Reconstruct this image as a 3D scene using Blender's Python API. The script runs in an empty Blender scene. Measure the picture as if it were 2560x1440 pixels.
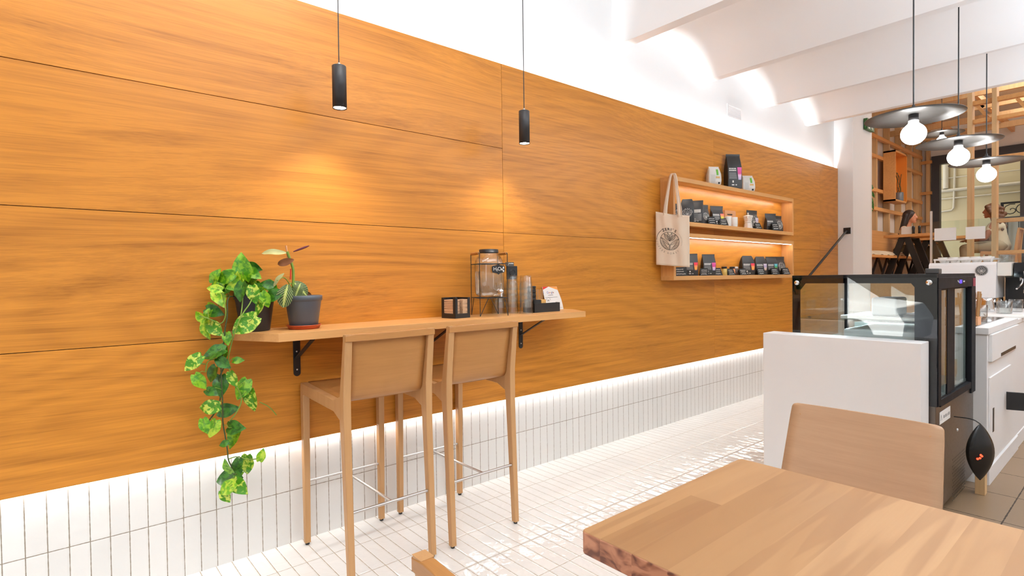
import bpy, bmesh, math, random
from mathutils import Vector, Matrix, noise as mnoise
D = bpy.data
SC = bpy.context.scene
COL = SC.collection
PI = math.pi
R = math.radians

# ------------------------------------------------------------------ camera
cam_d = D.cameras.new('camera')
cam_d.sensor_width = 36.0
cam_d.lens = 19.267
cam_d.clip_start = 0.05
cam_d.clip_end = 200
cam = D.objects.new('camera', cam_d)
COL.objects.link(cam)
_r = Vector((0.763385, -0.645896, -0.008292))
_f = Vector((0.645896, 0.763385, -0.018985))
_f = Vector((math.sin(R(40.217)) * math.cos(R(-1.088)), math.cos(R(40.217)) * math.cos(R(-1.088)), math.sin(R(-1.088))))
_r0 = Vector((math.cos(R(40.217)), -math.sin(R(40.217)), 0))
_u0 = _r0.cross(_f)
_ro = R(-0.746)
_r = _r0 * math.cos(_ro) + _u0 * math.sin(_ro)
_u = -_r0 * math.sin(_ro) + _u0 * math.cos(_ro)
cam.matrix_world = Matrix(((_r.x, _u.x, -_f.x, -1.377), (_r.y, _u.y, -_f.y, -2.720), (_r.z, _u.z, -_f.z, 1.276), (0, 0, 0, 1)))
SC.camera = cam

# ------------------------------------------------------------------ view + world
SC.view_settings.view_transform = 'Standard'
SC.view_settings.look = 'None'
SC.view_settings.gamma = 1.0
SC.view_settings.use_curve_mapping = False
SC.view_settings.exposure = 0.68
cy = SC.cycles
cy.max_bounces = 10
cy.diffuse_bounces = 6
cy.glossy_bounces = 5
cy.transmission_bounces = 8
cy.transparent_max_bounces = 24
cy.sample_clamp_indirect = 6.0
cy.caustics_reflective = False
cy.caustics_refractive = True
cy.use_denoising = True

world = D.worlds.new('world')
SC.world = world
world.use_nodes = True
wn = world.node_tree
wn.nodes.clear()
_bg = wn.nodes.new('ShaderNodeBackground')
_bg.inputs['Color'].default_value = (0.86, 0.94, 1.0, 1)
_bg.inputs['Strength'].default_value = 1.9
_wo = wn.nodes.new('ShaderNodeOutputWorld')
wn.links.new(_bg.outputs[0], _wo.inputs[0])

def sun_lamp(name, energy, direction, color, angle=0.01):
    l = D.lights.new(name, 'SUN')
    l.energy = energy; l.color = color; l.angle = angle
    o = D.objects.new(name, l); COL.objects.link(o)
    o.rotation_euler = Vector(direction).to_track_quat('-Z', 'Y').to_euler()
    return o

def area_lamp(name, loc, direction, sx, sy, power, color=(1, 1, 1), spread=180, up='Y'):
    l = D.lights.new(name, 'AREA')
    l.shape = 'RECTANGLE'; l.size = sx; l.size_y = sy
    l.energy = power; l.color = color; l.spread = R(spread)
    o = D.objects.new(name, l); COL.objects.link(o)
    o.location = loc
    o.rotation_euler = Vector(direction).to_track_quat('-Z', up).to_euler()
    return o

def spot_lamp(name, loc, direction, power, color, cone, blend, size=0.02):
    l = D.lights.new(name, 'SPOT')
    l.energy = power; l.color = color; l.spot_size = R(cone); l.spot_blend = blend; l.shadow_soft_size = size
    o = D.objects.new(name, l); COL.objects.link(o)
    o.location = loc
    o.rotation_euler = Vector(direction).to_track_quat('-Z', 'Y').to_euler()
    return o

sun_lamp('street_sun', 34.0, (-0.4, -0.5, -0.75), (1.0, 0.95, 0.88), 0.02)
# the shop front opening guides the sampling of the daylight
_po = area_lamp('shopfront_portal', (-2.66, -2.9, 1.6), (1, 0, 0), 5.3, 2.9, 1, (1, 1, 1))
_po.data.cycles.is_portal = True
# LED tape above and below the wood cladding
area_lamp('cladding_tape_upper', (2.0, -0.012, 2.575), (0, 0, 1), 8.6, 0.014, 34, (0.95, 0.975, 1.0), up='Y')
area_lamp('cladding_tape_lower', (2.0, -0.012, 0.5035), (0, 0, -1), 8.6, 0.014, 9, (0.99, 0.985, 0.98), up='Y')
# unseen area lamps lighting the room and the back room
area_lamp('room_fill_front', (0.2, -3.6, 3.45), (0, 0.1, -1), 2.6, 2.0, 22, (0.96, 0.98, 1.0))  # added soft fill for the whole room, no fixture stands there
area_lamp('wall_washer', (-0.9, -1.55, 3.5), (-0.1, 1.0, -0.85), 2.4, 0.15, 10, (1.0, 0.98, 0.95), 110)
area_lamp('room_fill_bar', (4.2, -3.6, 2.98), (0, 0.0, -1), 2.6, 0.8, 14, (0.97, 0.98, 1.0))  # added fill on the bar side, without a fitting
area_lamp('unseen_ceiling_fill', (2.4, -3.7, 2.45), (0, 0.15, 1), 7.0, 0.12, 215, (0.76, 0.88, 1.0))  # added out of view to brighten the ceiling
area_lamp('back_room_lamp', (9.5, -2.2, 4.2), (0, 0, -1), 3.0, 2.0, 75, (1.0, 0.97, 0.93))
# ------------------------------------------------------------------ naming helpers
def tag(o, label=None, cat=None, group=None, kind=None):
    if label: o['label'] = label
    if cat: o['category'] = cat
    if group: o['group'] = group
    if kind: o['kind'] = kind
    return o

def thing(name, label, cat, loc=(0, 0, 0), rz=0.0, group=None):
    o = D.objects.new(name, None)
    o.empty_display_size = 0.05
    COL.objects.link(o)
    o.location = loc; o.rotation_euler = (0, 0, rz)
    return tag(o, label, cat, group)

def dup(root, loc, rz=0.0, label=None, group=None):
    r = root.copy(); COL.objects.link(r)
    r.location = loc; r.rotation_euler = (0, 0, rz)
    if label: r['label'] = label
    if group: r['group'] = group
    for ch in list(root.children):
        c = ch.copy(); COL.objects.link(c); c.parent = r
        for g in list(ch.children):
            d = g.copy(); COL.objects.link(d); d.parent = c
    return r

# ------------------------------------------------------------------ mesh builder
class MB:
    def __init__(self):
        self.v = []; self.f = []; self.s = []
    def add(self, vs, fs, smooth=False, M=None):
        b = len(self.v)
        for p in vs:
            p = Vector(p)
            self.v.append(M @ p if M is not None else p)
        for q in fs:
            self.f.append([i + b for i in q]); self.s.append(smooth)
        return self
    def box(self, x0, x1, y0, y1, z0, z1, M=None):
        vs = [(x0, y0, z0), (x1, y0, z0), (x1, y1, z0), (x0, y1, z0), (x0, y0, z1), (x1, y0, z1), (x1, y1, z1), (x0, y1, z1)]
        return self.add(vs, [(0, 3, 2, 1), (4, 5, 6, 7), (0, 1, 5, 4), (1, 2, 6, 5), (2, 3, 7, 6), (3, 0, 4, 7)], False, M)
    def bar(self, a, b, w, d=None, up=(0, 0, 1)):
        """rectangular bar from a to b, w across, d in the up direction"""
        a = Vector(a); b = Vector(b); d = d if d is not None else w
        t = (b - a).normalized(); u = Vector(up)
        if abs(t.dot(u)) > 0.98: u = Vector((1, 0, 0))
        s = t.cross(u).normalized(); u = s.cross(t)
        vs = []
        for c in (a, b):
            for i, j in ((-1, -1), (1, -1), (1, 1), (-1, 1)):
                vs.append(c + s * (i * w / 2) + u * (j * d / 2))
        return self.add(vs, [(3, 2, 1, 0), (4, 5, 6, 7), (0, 1, 5, 4), (1, 2, 6, 5), (2, 3, 7, 6), (3, 0, 4, 7)])
    def sections(self, secs, cap=True, smooth=False, closed=True):
        """loft through rings with equal point counts"""
        n = len(secs[0]); vs = [p for s in secs for p in s]; fs = []
        for k in range(len(secs) - 1):
            for i in range(n if closed else n - 1):
                j = (i + 1) % n
                fs.append((k * n + i, k * n + j, (k + 1) * n + j, (k + 1) * n + i))
        self.add(vs, fs, smooth)
        if cap:
            self.add(secs[0], [tuple(reversed(range(n)))]); self.add(secs[-1], [tuple(range(n))])
        return self
    def tube(self, pts, r, seg=8, cap=True, closed=False):
        pts = [Vector(p) for p in pts]; n = len(pts)
        rs = r if isinstance(r, (list, tuple)) else [r] * n
        prev = None; rings = []
        for i, p in enumerate(pts):
            if closed: t = pts[(i + 1) % n] - pts[i - 1]
            elif i == 0: t = pts[1] - p
            elif i == n - 1: t = p - pts[i - 1]
            else: t = pts[i + 1] - pts[i - 1]
            if t.length < 1e-9: t = Vector((0, 0, 1))
            t.normalize()
            if prev is None:
                a = Vector((0, 0, 1)) if abs(t.z) < 0.9 else Vector((1, 0, 0))
                u = t.cross(a).normalized()
            else:
                u = prev - t * prev.dot(t)
                u = u.normalized() if u.length > 1e-6 else t.orthogonal().normalized()
            prev = u; w = t.cross(u)
            rings.append([p + (u * math.cos(2 * PI * k / seg) + w * math.sin(2 * PI * k / seg)) * rs[i] for k in range(seg)])
        vs = [q for g in rings for q in g]; fs = []
        m = n if closed else n - 1
        for i in range(m):
            i2 = (i + 1) % n
            for k in range(seg):
                k2 = (k + 1) % seg
                fs.append((i * seg + k, i * seg + k2, i2 * seg + k2, i2 * seg + k))
        self.add(vs, fs, True)
        if cap and not closed:
            self.add(rings[0], [tuple(reversed(range(seg)))]); self.add(rings[-1], [tuple(range(seg))])
        return self
    def lathe(self, prof, c=(0, 0, 0), seg=32, smooth=True, sx=1.0, sy=1.0):
        c = Vector(c); vs = []; idx = []
        for r, z in prof:
            if r < 1e-6:
                idx.append([len(vs)]); vs.append(c + Vector((0, 0, z)))
            else:
                idx.append(list(range(len(vs), len(vs) + seg)))
                for k in range(seg):
                    a = 2 * PI * k / seg
                    vs.append(c + Vector((r * math.cos(a) * sx, r * math.sin(a) * sy, z)))
        fs = []
        for a, b in zip(idx[:-1], idx[1:]):
            for k in range(seg):
                k2 = (k + 1) % seg
                if len(a) == 1 and len(b) == 1: continue
                if len(a) == 1: fs.append((a[0], b[k2], b[k]))
                elif len(b) == 1: fs.append((a[k], a[k2], b[0]))
                else: fs.append((a[k], a[k2], b[k2], b[k]))
        return self.add(vs, fs, smooth)
    def prism(self, poly, z0, z1, M=None):
        n = len(poly)
        vs = [(x, y, z0) for x, y in poly] + [(x, y, z1) for x, y in poly]
        fs = [tuple(reversed(range(n))), tuple(range(n, 2 * n))] + [(i, (i + 1) % n, n + (i + 1) % n, n + i) for i in range(n)]
        return self.add(vs, fs, False, M)
    def sphere(self, c, r, seg=20, rings=12, sx=1, sy=1, sz=1):
        return self.lathe([(r * math.sin(PI * i / rings), -r * math.cos(PI * i / rings) * sz) for i in range(rings + 1)], c, seg, True, sx, sy)
    def grid(self, fn, nu, nv, smooth=True):
        vs = [fn(i / nu, j / nv) for j in range(nv + 1) for i in range(nu + 1)]
        fs = [(j * (nu + 1) + i, j * (nu + 1) + i + 1, (j + 1) * (nu + 1) + i + 1, (j + 1) * (nu + 1) + i) for j in range(nv) for i in range(nu)]
        return self.add(vs, fs, smooth)
    def build(self, name, mat, parent=None, bevel=0, seg=2, solid=0, sub=0, weld=False):
        me = D.meshes.new(name)
        me.from_pydata([tuple(p) for p in self.v], [], self.f)
        me.polygons.foreach_set('use_smooth', self.s)
        me.update()
        bm = bmesh.new(); bm.from_mesh(me)
        if weld: bmesh.ops.remove_doubles(bm, verts=bm.verts, dist=1e-5)
        bmesh.ops.recalc_face_normals(bm, faces=bm.faces)
        bm.to_mesh(me); bm.free()
        o = D.objects.new(name, me); COL.objects.link(o)
        if mat is not None: me.materials.append(mat)
        if parent is not None: o.parent = parent
        if solid:
            m = o.modifiers.new('solid', 'SOLIDIFY'); m.thickness = solid; m.offset = 0
        if bevel:
            m = o.modifiers.new('bevel', 'BEVEL'); m.width = bevel; m.segments = seg; m.limit_method = 'ANGLE'; m.angle_limit = R(35)
            m.harden_normals = True
            for p in me.polygons: p.use_smooth = True
            me.set_sharp_from_angle(angle=R(35))
        if sub:
            m = o.modifiers.new('sub', 'SUBSURF'); m.levels = sub; m.render_levels = sub
        return o

def text_mb(s, size, M, depth=0.0, bold=0.0, align='CENTER', spacing=1.0):
    """letters as mesh geometry, laid in the local XY plane of M"""
    c = D.curves.new('letters', 'FONT'); c.body = s; c.size = size; c.align_x = align; c.align_y = 'CENTER'
    c.offset = bold; c.resolution_u = 3; c.space_character = spacing; c.extrude = depth
    o = D.objects.new('letters', c); COL.objects.link(o)
    dg = bpy.context.evaluated_depsgraph_get()
    me = D.meshes.new_from_object(o.evaluated_get(dg))
    vs = [v.co.copy() for v in me.vertices]; fs = [tuple(p.vertices) for p in me.polygons]
    D.objects.remove(o, do_unlink=True); D.curves.remove(c); D.meshes.remove(me)
    return vs, fs

def add_text(mb, s, size, M, **k):
    vs, fs = text_mb(s, size, M, **k)
    mb.add(vs, fs, False, M)
    return mb

def frame(o, x, y):
    """matrix with origin o, local X along x, local Y along y"""
    x = Vector(x).normalized(); y = Vector(y); y = (y - x * y.dot(x)).normalized(); z = x.cross(y)
    return Matrix(((x.x, y.x, z.x, o[0]), (x.y, y.y, z.y, o[1]), (x.z, y.z, z.z, o[2]), (0, 0, 0, 1)))

def chaikin(pts, n=2, closed=False):
    pts = [Vector(p) for p in pts]
    for _ in range(n):
        out = [] if closed else [pts[0]]
        m = len(pts) if closed else len(pts) - 1
        for i in range(m):
            a = pts[i]; b = pts[(i + 1) % len(pts)]
            out += [a * .75 + b * .25, a * .25 + b * .75]
        if not closed: out.append(pts[-1])
        pts = out
    return pts

# ------------------------------------------------------------------ materials
class NT:
    def __init__(self, name):
        self.m = D.materials.new(name); self.m.use_nodes = True
        self.t = self.m.node_tree; self.t.nodes.clear()
        self.out = self.t.nodes.new('ShaderNodeOutputMaterial')
    def n(self, typ, **kw):
        nd = self.t.nodes.new(typ)
        for k, v in kw.items():
            setattr(nd, k, v)
        return nd
    def set(self, sock, v):
        if isinstance(v, bpy.types.NodeSocket): self.t.links.new(v, sock)
        elif v is not None: sock.default_value = v
    def math(self, op, a, b=None, c=None, clamp=False):
        nd = self.n('ShaderNodeMath', operation=op); nd.use_clamp = clamp
        for i, v in enumerate((a, b, c)):
            if v is not None: self.set(nd.inputs[i], v)
        return nd.outputs[0]
    def mixc(self, fac, a, b, blend='MIX'):
        nd = self.n('ShaderNodeMix', data_type='RGBA', blend_type=blend)
        self.set(nd.inputs[0], fac); self.set(nd.inputs[6], a); self.set(nd.inputs[7], b)
        return nd.outputs[2]
    def ramp(self, fac, stops, interp='LINEAR'):
        nd = self.n('ShaderNodeValToRGB'); nd.color_ramp.interpolation = interp
        el = nd.color_ramp.elements
        while len(el) < len(stops): el.new(0.5)
        for e, (p, c) in zip(el, stops):
            e.position = p; e.color = c if len(c) == 4 else (*c, 1)
        self.set(nd.inputs[0], fac)
        return nd.outputs[0]
    def coords(self, kind='Object'):
        return self.n('ShaderNodeTexCoord').outputs[kind]
    def mapping(self, vec, scale=(1, 1, 1), loc=(0, 0, 0), rot=(0, 0, 0)):
        nd = self.n('ShaderNodeMapping')
        self.set(nd.inputs['Vector'], vec); nd.inputs['Scale'].default_value = scale
        self.set(nd.inputs['Location'], loc); nd.inputs['Rotation'].default_value = rot
        return nd.outputs[0]
    def noise(self, vec, scale=5, detail=2, rough=0.5, dist=0.0):
        nd = self.n('ShaderNodeTexNoise')
        self.set(nd.inputs['Vector'], vec); nd.inputs['Scale'].default_value = scale
        nd.inputs['Detail'].default_value = detail; nd.inputs['Roughness'].default_value = rough
        nd.inputs['Distortion'].default_value = dist
        return nd.outputs[0]
    def white(self, vec):
        nd = self.n('ShaderNodeTexWhiteNoise', noise_dimensions='3D'); self.set(nd.inputs['Vector'], vec)
        return nd
    def sep(self, vec):
        nd = self.n('ShaderNodeSeparateXYZ'); self.set(nd.inputs[0], vec); return nd.outputs
    def comb(self, x, y, z):
        nd = self.n('ShaderNodeCombineXYZ')
        for i, v in enumerate((x, y, z)): self.set(nd.inputs[i], v)
        return nd.outputs[0]
    def bump(self, h, strength=0.3, dist=0.01, normal=None):
        nd = self.n('ShaderNodeBump'); self.set(nd.inputs['Height'], h)
        nd.inputs['Strength'].default_value = strength; nd.inputs['Distance'].default_value = dist
        if normal is not None: self.set(nd.inputs['Normal'], normal)
        return nd.outputs[0]
    def principled(self, color, rough=0.5, metal=0.0, normal=None, **kw):
        nd = self.n('ShaderNodeBsdfPrincipled')
        self.set(nd.inputs['Base Color'], color if isinstance(color, bpy.types.NodeSocket) or len(color) == 4 else (*color, 1))
        self.set(nd.inputs['Roughness'], rough); nd.inputs['Metallic'].default_value = metal
        if normal is not None: self.set(nd.inputs['Normal'], normal)
        for k, v in kw.items():
            self.set(nd.inputs[k.replace('_', ' ')], v)
        self.t.links.new(nd.outputs[0], self.out.inputs[0])
        return nd

def srgb(r, g, b):
    def l(c):
        c /= 255.0
        return c / 12.92 if c <= 0.04045 else ((c + 0.055) / 1.055) ** 2.4
    return (l(r), l(g), l(b))

def plain(name, color, rough=0.5, metal=0.0, var=0.06, nscale=6.0, bump=0.0, bscale=80.0, **kw):
    """procedural surface with a slight mottling"""
    t = NT(name); co = t.coords()
    f = t.noise(co, nscale, 3)
    a = tuple(min(1, c * (1 + var)) for c in color); b = tuple(c * (1 - var) for c in color)
    c = t.mixc(f, (*b, 1), (*a, 1))
    nrm = t.bump(t.noise(co, bscale, 4), bump, 0.002) if bump else None
    rr = t.math('ADD', t.math('MULTIPLY', t.noise(co, nscale * 3, 2), 0.12), rough - 0.06)
    t.principled(c, rr, metal, nrm, **kw)
    return t.m

def wood(name, light, dark, axis=0, rings=9.0, low=1.0, stretch=7.0, fine=1.0, rough=0.42, contrast=1.0, bump=0.08, cath=True, tint=0.10, warp=0.0, spec=0.5):
    """wood with cathedral figure and fine pores, grain along the given local axis"""
    t = NT(name); co = t.coords()
    rnd = t.n('ShaderNodeObjectInfo').outputs['Random']
    off = t.comb(t.math('MULTIPLY', rnd, 37.0), t.math('MULTIPLY', rnd, 61.0), t.math('MULTIPLY', rnd, 17.0))
    va = t.n('ShaderNodeVectorMath', operation='ADD'); t.set(va.inputs[0], co); t.set(va.inputs[1], off)
    p = va.outputs[0]
    if warp:
        wv = [warp, warp, warp]; wv[axis] = 0.0
        nz = t.n('ShaderNodeTexNoise'); mp = [1.7, 1.7, 1.7]; mp[axis] = 0.36
        t.set(nz.inputs['Vector'], t.mapping(p, tuple(mp))); nz.inputs['Scale'].default_value = 1.0; nz.inputs['Detail'].default_value = 1.5; nz.inputs['Roughness'].default_value = 0.4
        sv_ = t.n('ShaderNodeVectorMath', operation='MULTIPLY'); t.set(sv_.inputs[0], t.comb(nz.outputs[0], nz.outputs[0], nz.outputs[0])); sv_.inputs[1].default_value = tuple(wv)
        ad_ = t.n('ShaderNodeVectorMath', operation='ADD'); t.set(ad_.inputs[0], p); t.set(ad_.inputs[1], sv_.outputs[0]); p = ad_.outputs[0]
    def st(k, s):
        sc = [s, s, s]; sc[axis] = s / k
        return t.mapping(p, tuple(sc))
    base = t.noise(st(stretch, low), 1.6, 1.6, 0.35, 0.0)
    if cath:
        ph = t.math('MULTIPLY', base, rings * 2 * PI)
        ringv = t.math('MULTIPLY_ADD', t.math('SINE', ph), 0.5, 0.5)
        ringv = t.math('POWER', ringv, 1.6)
    else:
        ringv = t.noise(st(22.0, 14.0), 1.0, 4.0, 0.6)
    pores = t.noise(st(46.0, 230.0 * fine), 1.0, 2.0, 0.6)
    streak = t.noise(st(50.0, 36.0), 1.0, 4.0, 0.68)
    stn = t.math('DIVIDE', t.math('SUBTRACT', streak, 0.34), 0.34, clamp=True)
    f = t.math('ADD', t.math('MULTIPLY', ringv, 0.13 * contrast), t.math('MULTIPLY', stn, 0.42 * contrast))
    f = t.math('ADD', f, t.math('MULTIPLY', t.math('SUBTRACT', pores, 0.5), 0.55 * contrast))
    f = t.math('ADD', f, t.math('MULTIPLY', t.math('SUBTRACT', base, 0.5), 0.35), clamp=True)
    mid = tuple((a * 0.62 + b * 0.38) for a, b in zip(light, dark))
    c = t.ramp(f, [(0.08, light), (0.48, mid), (1.0, dark)])
    hv = t.n('ShaderNodeHueSaturation')
    t.set(hv.inputs['Value'], t.math('MULTIPLY_ADD', rnd, tint, 1.0 - tint / 2)); t.set(hv.inputs['Color'], c)
    nrm = t.bump(pores, bump, 0.001)
    rr = t.math('MULTIPLY_ADD', streak, 0.16, rough - 0.08)
    t.principled(hv.outputs[0], rr, 0.0, nrm, Specular_IOR_Level=spec)
    return t.m

def tiles(name, axes, w, L, o1, o2, gw, color, grout, rough=0.12, tilt=0.010, bump=0.55, cvar=0.05, ripple=14.0):
    """glazed hand made tile laid in a straight grid; axes = the two local axes (across, along)"""
    t = NT(name); co = t.coords(); s = t.sep(co)
    u = t.math('DIVIDE', t.math('SUBTRACT', s[axes[0]], o1), w)
    v = t.math('DIVIDE', t.math('SUBTRACT', s[axes[1]], o2), L)
    rag = t.math('MULTIPLY', t.math('SUBTRACT', t.noise(co, 55, 2), 0.5), gw * 0.9)
    def edge(x, k):
        fr = t.math('FRACT', x)
        return t.math('MULTIPLY', t.math('MINIMUM', fr, t.math('SUBTRACT', 1.0, fr)), k)
    e = t.math('ADD', t.math('MINIMUM', edge(u, w), edge(v, L)), rag)
    mask = t.n('ShaderNodeMapRange', interpolation_type='SMOOTHSTEP')
    t.set(mask.inputs['Value'], e); mask.inputs['From Min'].default_value = gw * 0.42; mask.inputs['From Max'].default_value = gw * 0.62
    mk = mask.outputs[0]
    ids = t.comb(t.math('FLOOR', u), t.math('FLOOR', v), 3.0)
    wn_ = t.white(ids)
    val = t.math('MULTIPLY_ADD', wn_.outputs['Value'], cvar, 1.0 - cvar / 2)
    hv = t.n('ShaderNodeHueSaturation'); t.set(hv.inputs['Value'], val)
    t.set(hv.inputs['Color'], t.mixc(t.noise(co, 9, 3), (*color, 1), (*tuple(c * 0.95 for c in color), 1)))
    c = t.mixc(mk, (*grout, 1), hv.outputs[0])
    pil = t.n('ShaderNodeMapRange', interpolation_type='SMOOTHSTEP')
    t.set(pil.inputs['Value'], e); pil.inputs['From Min'].default_value = gw * 0.3; pil.inputs['From Max'].default_value = gw * 3.0
    h = t.math('ADD', t.math('MULTIPLY', pil.outputs[0], 0.0012), t.math('MULTIPLY', t.noise(co, ripple, 2, 0.5, 0.6), 0.0042))
    h = t.math('ADD', h, t.math('MULTIPLY', t.noise(co, ripple * 5, 1), 0.0004))
    b = t.bump(h, bump, 1.0)
    # each tile sits slightly out of plane
    wv = t.n('ShaderNodeVectorMath', operation='SUBTRACT'); t.set(wv.inputs[0], wn_.outputs['Color']); wv.inputs[1].default_value = (0.5, 0.5, 0.5)
    ws = t.n('ShaderNodeVectorMath', operation='SCALE'); t.set(ws.inputs[0], wv.outputs[0]); ws.inputs['Scale'].default_value = tilt * 2
    na = t.n('ShaderNodeVectorMath', operation='ADD'); t.set(na.inputs[0], b); t.set(na.inputs[1], ws.outputs[0])
    nn = t.n('ShaderNodeVectorMath', operation='NORMALIZE'); t.set(nn.inputs[0], na.outputs[0])
    rr = t.math('MULTIPLY_ADD', mk, rough - 0.75, 0.75)
    t.principled(c, rr, 0.0, nn.outputs[0])
    return t.m

def emit(name, color, strength):
    t = NT(name); co = t.coords()
    e = t.n('ShaderNodeEmission')
    t.set(e.inputs[0], t.mixc(t.noise(co, 3, 1), (*color, 1), (*tuple(c * 0.98 for c in color), 1))); e.inputs[1].default_value = strength
    t.t.links.new(e.outputs[0], t.out.inputs[0])
    return t.m

def pane(name, tint=(0.93, 0.97, 0.96), boost=1.0, rough=0.0):
    """thin sheet glass: clear, with Fresnel reflection"""
    t = NT(name)
    # Schlick reflectance from the angle of view, the same for both faces of the sheet
    ge = t.n('ShaderNodeNewGeometry')
    dt = t.n('ShaderNodeVectorMath', operation='DOT_PRODUCT'); t.set(dt.inputs[0], ge.outputs['Normal']); t.set(dt.inputs[1], ge.outputs['Incoming'])
    c1 = t.math('SUBTRACT', 1.0, t.math('ABSOLUTE', dt.outputs['Value']), clamp=True)
    f = t.math('MULTIPLY', t.math('MULTIPLY_ADD', t.math('POWER', c1, 5.0), 0.96, 0.04), boost, clamp=True)
    tr = t.n('ShaderNodeBsdfTransparent'); tr.inputs[0].default_value = (*tint, 1)
    gl = t.n('ShaderNodeBsdfGlossy'); gl.inputs['Roughness'].default_value = rough
    mx = t.n('ShaderNodeMixShader'); t.set(mx.inputs[0], f)
    t.t.links.new(tr.outputs[0], mx.inputs[1]); t.t.links.new(gl.outputs[0], mx.inputs[2])
    t.t.links.new(mx.outputs[0], t.out.inputs[0])
    return t.m

def glass(name, color=(1, 1, 1), ior=1.46, rough=0.0):
    t = NT(name); co = t.coords()
    b = t.bump(t.noise(co, 30, 1), 0.02, 0.001)
    t.principled((*color, 1), rough, 0.0, b, Transmission_Weight=1.0, IOR=ior)
    return t.m

def gradient(name, stops, axis=2, lo=0.0, hi=1.0, rough=0.5):
    t = NT(name); s = t.sep(t.coords())
    f = t.math('DIVIDE', t.math('SUBTRACT', s[axis], lo), hi - lo, clamp=True)
    t.principled(t.ramp(f, stops), rough)
    return t.m

M = {}
M['plaster'] = plain('white_plaster', (0.82, 0.815, 0.805), 0.85, var=0.012, nscale=2.0, bump=0.05, bscale=120)
M['plaster_cream'] = plain('cream_plaster', (0.74, 0.71, 0.67), 0.85, var=0.012, nscale=2.0, bump=0.05)
M['panel'] = wood('oak_veneer_panel', srgb(200, 130, 48), srgb(120, 68, 18), 0, rings=64, low=0.50, stretch=6.5, rough=0.34, contrast=1.1, bump=0.05, tint=0.06, warp=0.34, spec=0.28)
M['panel_v'] = wood('oak_veneer_upright', srgb(212, 154, 92), srgb(162, 106, 54), 2, cath=False, rough=0.4, contrast=0.8)
M['oak'] = wood('oak_board', srgb(214, 158, 96), srgb(164, 110, 58), 0, rings=7, low=0.9, stretch=8, rough=0.4, contrast=0.8)
M['beech'] = wood('beech_frame', srgb(186, 140, 92), srgb(154, 110, 66), 2, cath=False, rough=0.42, contrast=0.7, tint=0.04)
M['beech_x'] = wood('beech_ply', srgb(176, 122, 66), srgb(144, 95, 46), 0, cath=False, rough=0.42, contrast=0.75, tint=0.04)
M['daylit_ply'] = wood('daylit_ply', srgb(188, 150, 116), srgb(160, 123, 90), 0, cath=False, rough=0.42, contrast=0.75, tint=0.04)  # beech ply paled in its colour for the daylight on the far chair
M['stud'] = wood('pine_stud', srgb(208, 172, 124), srgb(164, 122, 76), 2, cath=False, rough=0.6, contrast=0.8)
M['tile_wall'] = tiles('white_wall_tile', (0, 2), 0.064, 0.2575, 0.007, -0.002, 0.0032, (0.74, 0.72, 0.69), srgb(138, 126, 110), rough=0.12, tilt=0.012)
M['tile_floor'] = tiles('white_floor_tile', (0, 1), 0.064, 0.26, 0.0, -0.234, 0.0029, (0.79, 0.765, 0.725), srgb(158, 140, 116), rough=0.065, tilt=0.014, bump=0.7)
M['tile_brown'] = tiles('brown_floor_tile', (0, 1), 0.45, 0.45, 0.05, -2.21, 0.006, srgb(128, 102, 76), srgb(54, 42, 32), rough=0.35, tilt=0.003, bump=0.15, cvar=0.12, ripple=4)
M['black_metal'] = plain('black_painted_steel', (0.012, 0.011, 0.011), 0.42, 0.0, var=0.2)
M['dark_lamp'] = plain('anthracite_painted_metal', (0.030, 0.029, 0.031), 0.45, 0.0, var=0.1)
M['black_plastic'] = plain('black_plastic', (0.014, 0.014, 0.015), 0.4, var=0.15)
M['black_gloss'] = plain('black_glass_enamel', (0.006, 0.006, 0.009), 0.06, var=0.1)
M['case_enamel'] = plain('black_enamel_border', (0.004, 0.004, 0.007), 0.6, var=0.1, Specular_IOR_Level=0.0)
M['steel'] = plain('brushed_steel', (0.60, 0.57, 0.54), 0.34, 1.0, var=0.02, nscale=1.5)
M['matte_black'] = plain('matte_black_profile', (0.010, 0.010, 0.012), 0.55, var=0.1, Specular_IOR_Level=0.12)
M['chrome'] = plain('chromed_metal', (0.80, 0.80, 0.80), 0.10, 1.0, var=0.02)
M['dark_steel'] = plain('dark_brushed_steel', (0.20, 0.17, 0.145), 0.34, 1.0, var=0.08, nscale=20)
M['white_paint'] = plain('white_lacquer', (0.80, 0.79, 0.785), 0.5, var=0.015)
M['cream_metal'] = plain('cream_lacquered_metal', (0.72, 0.68, 0.62), 0.35, var=0.02)
M['terracotta'] = plain('terracotta_plastic', srgb(176, 74, 36), 0.45, var=0.05)
M['pot_dark'] = plain('charcoal_pot_plastic', (0.020, 0.020, 0.024), 0.5, var=0.1)
M['pot_grey'] = plain('slate_grey_pot_plastic', srgb(78, 84, 92), 0.38, var=0.05)
M['soil'] = plain('potting_soil', (0.03, 0.018, 0.010), 0.95, var=0.5, nscale=90, bump=0.8, bscale=160)
M['canvas'] = plain('natural_cotton_canvas', srgb(226, 204, 180), 0.9, var=0.03, nscale=12, bump=0.25, bscale=420)
M['ink'] = plain('black_print_ink', (0.012, 0.011, 0.010), 0.7, var=0.1)
M['ink_grey'] = plain('grey_print_ink', srgb(150, 132, 116), 0.8, var=0.05)
M['white_ink'] = plain('white_print', (0.74, 0.73, 0.70), 0.6, var=0.03)
M['grey_ink'] = plain('grey_print', (0.22, 0.215, 0.21), 0.6, var=0.25, nscale=260)
M['bag_black'] = plain('black_foil_paper', (0.022, 0.020, 0.019), 0.42, var=0.2, nscale=14, bump=0.25, bscale=26)
M['bag_white'] = plain('white_film_bag', (0.66, 0.63, 0.58), 0.35, var=0.08, nscale=25, bump=0.3, bscale=40)
M['chalk_card'] = plain('black_chalk_card', (0.012, 0.012, 0.012), 0.7, var=0.2)
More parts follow.
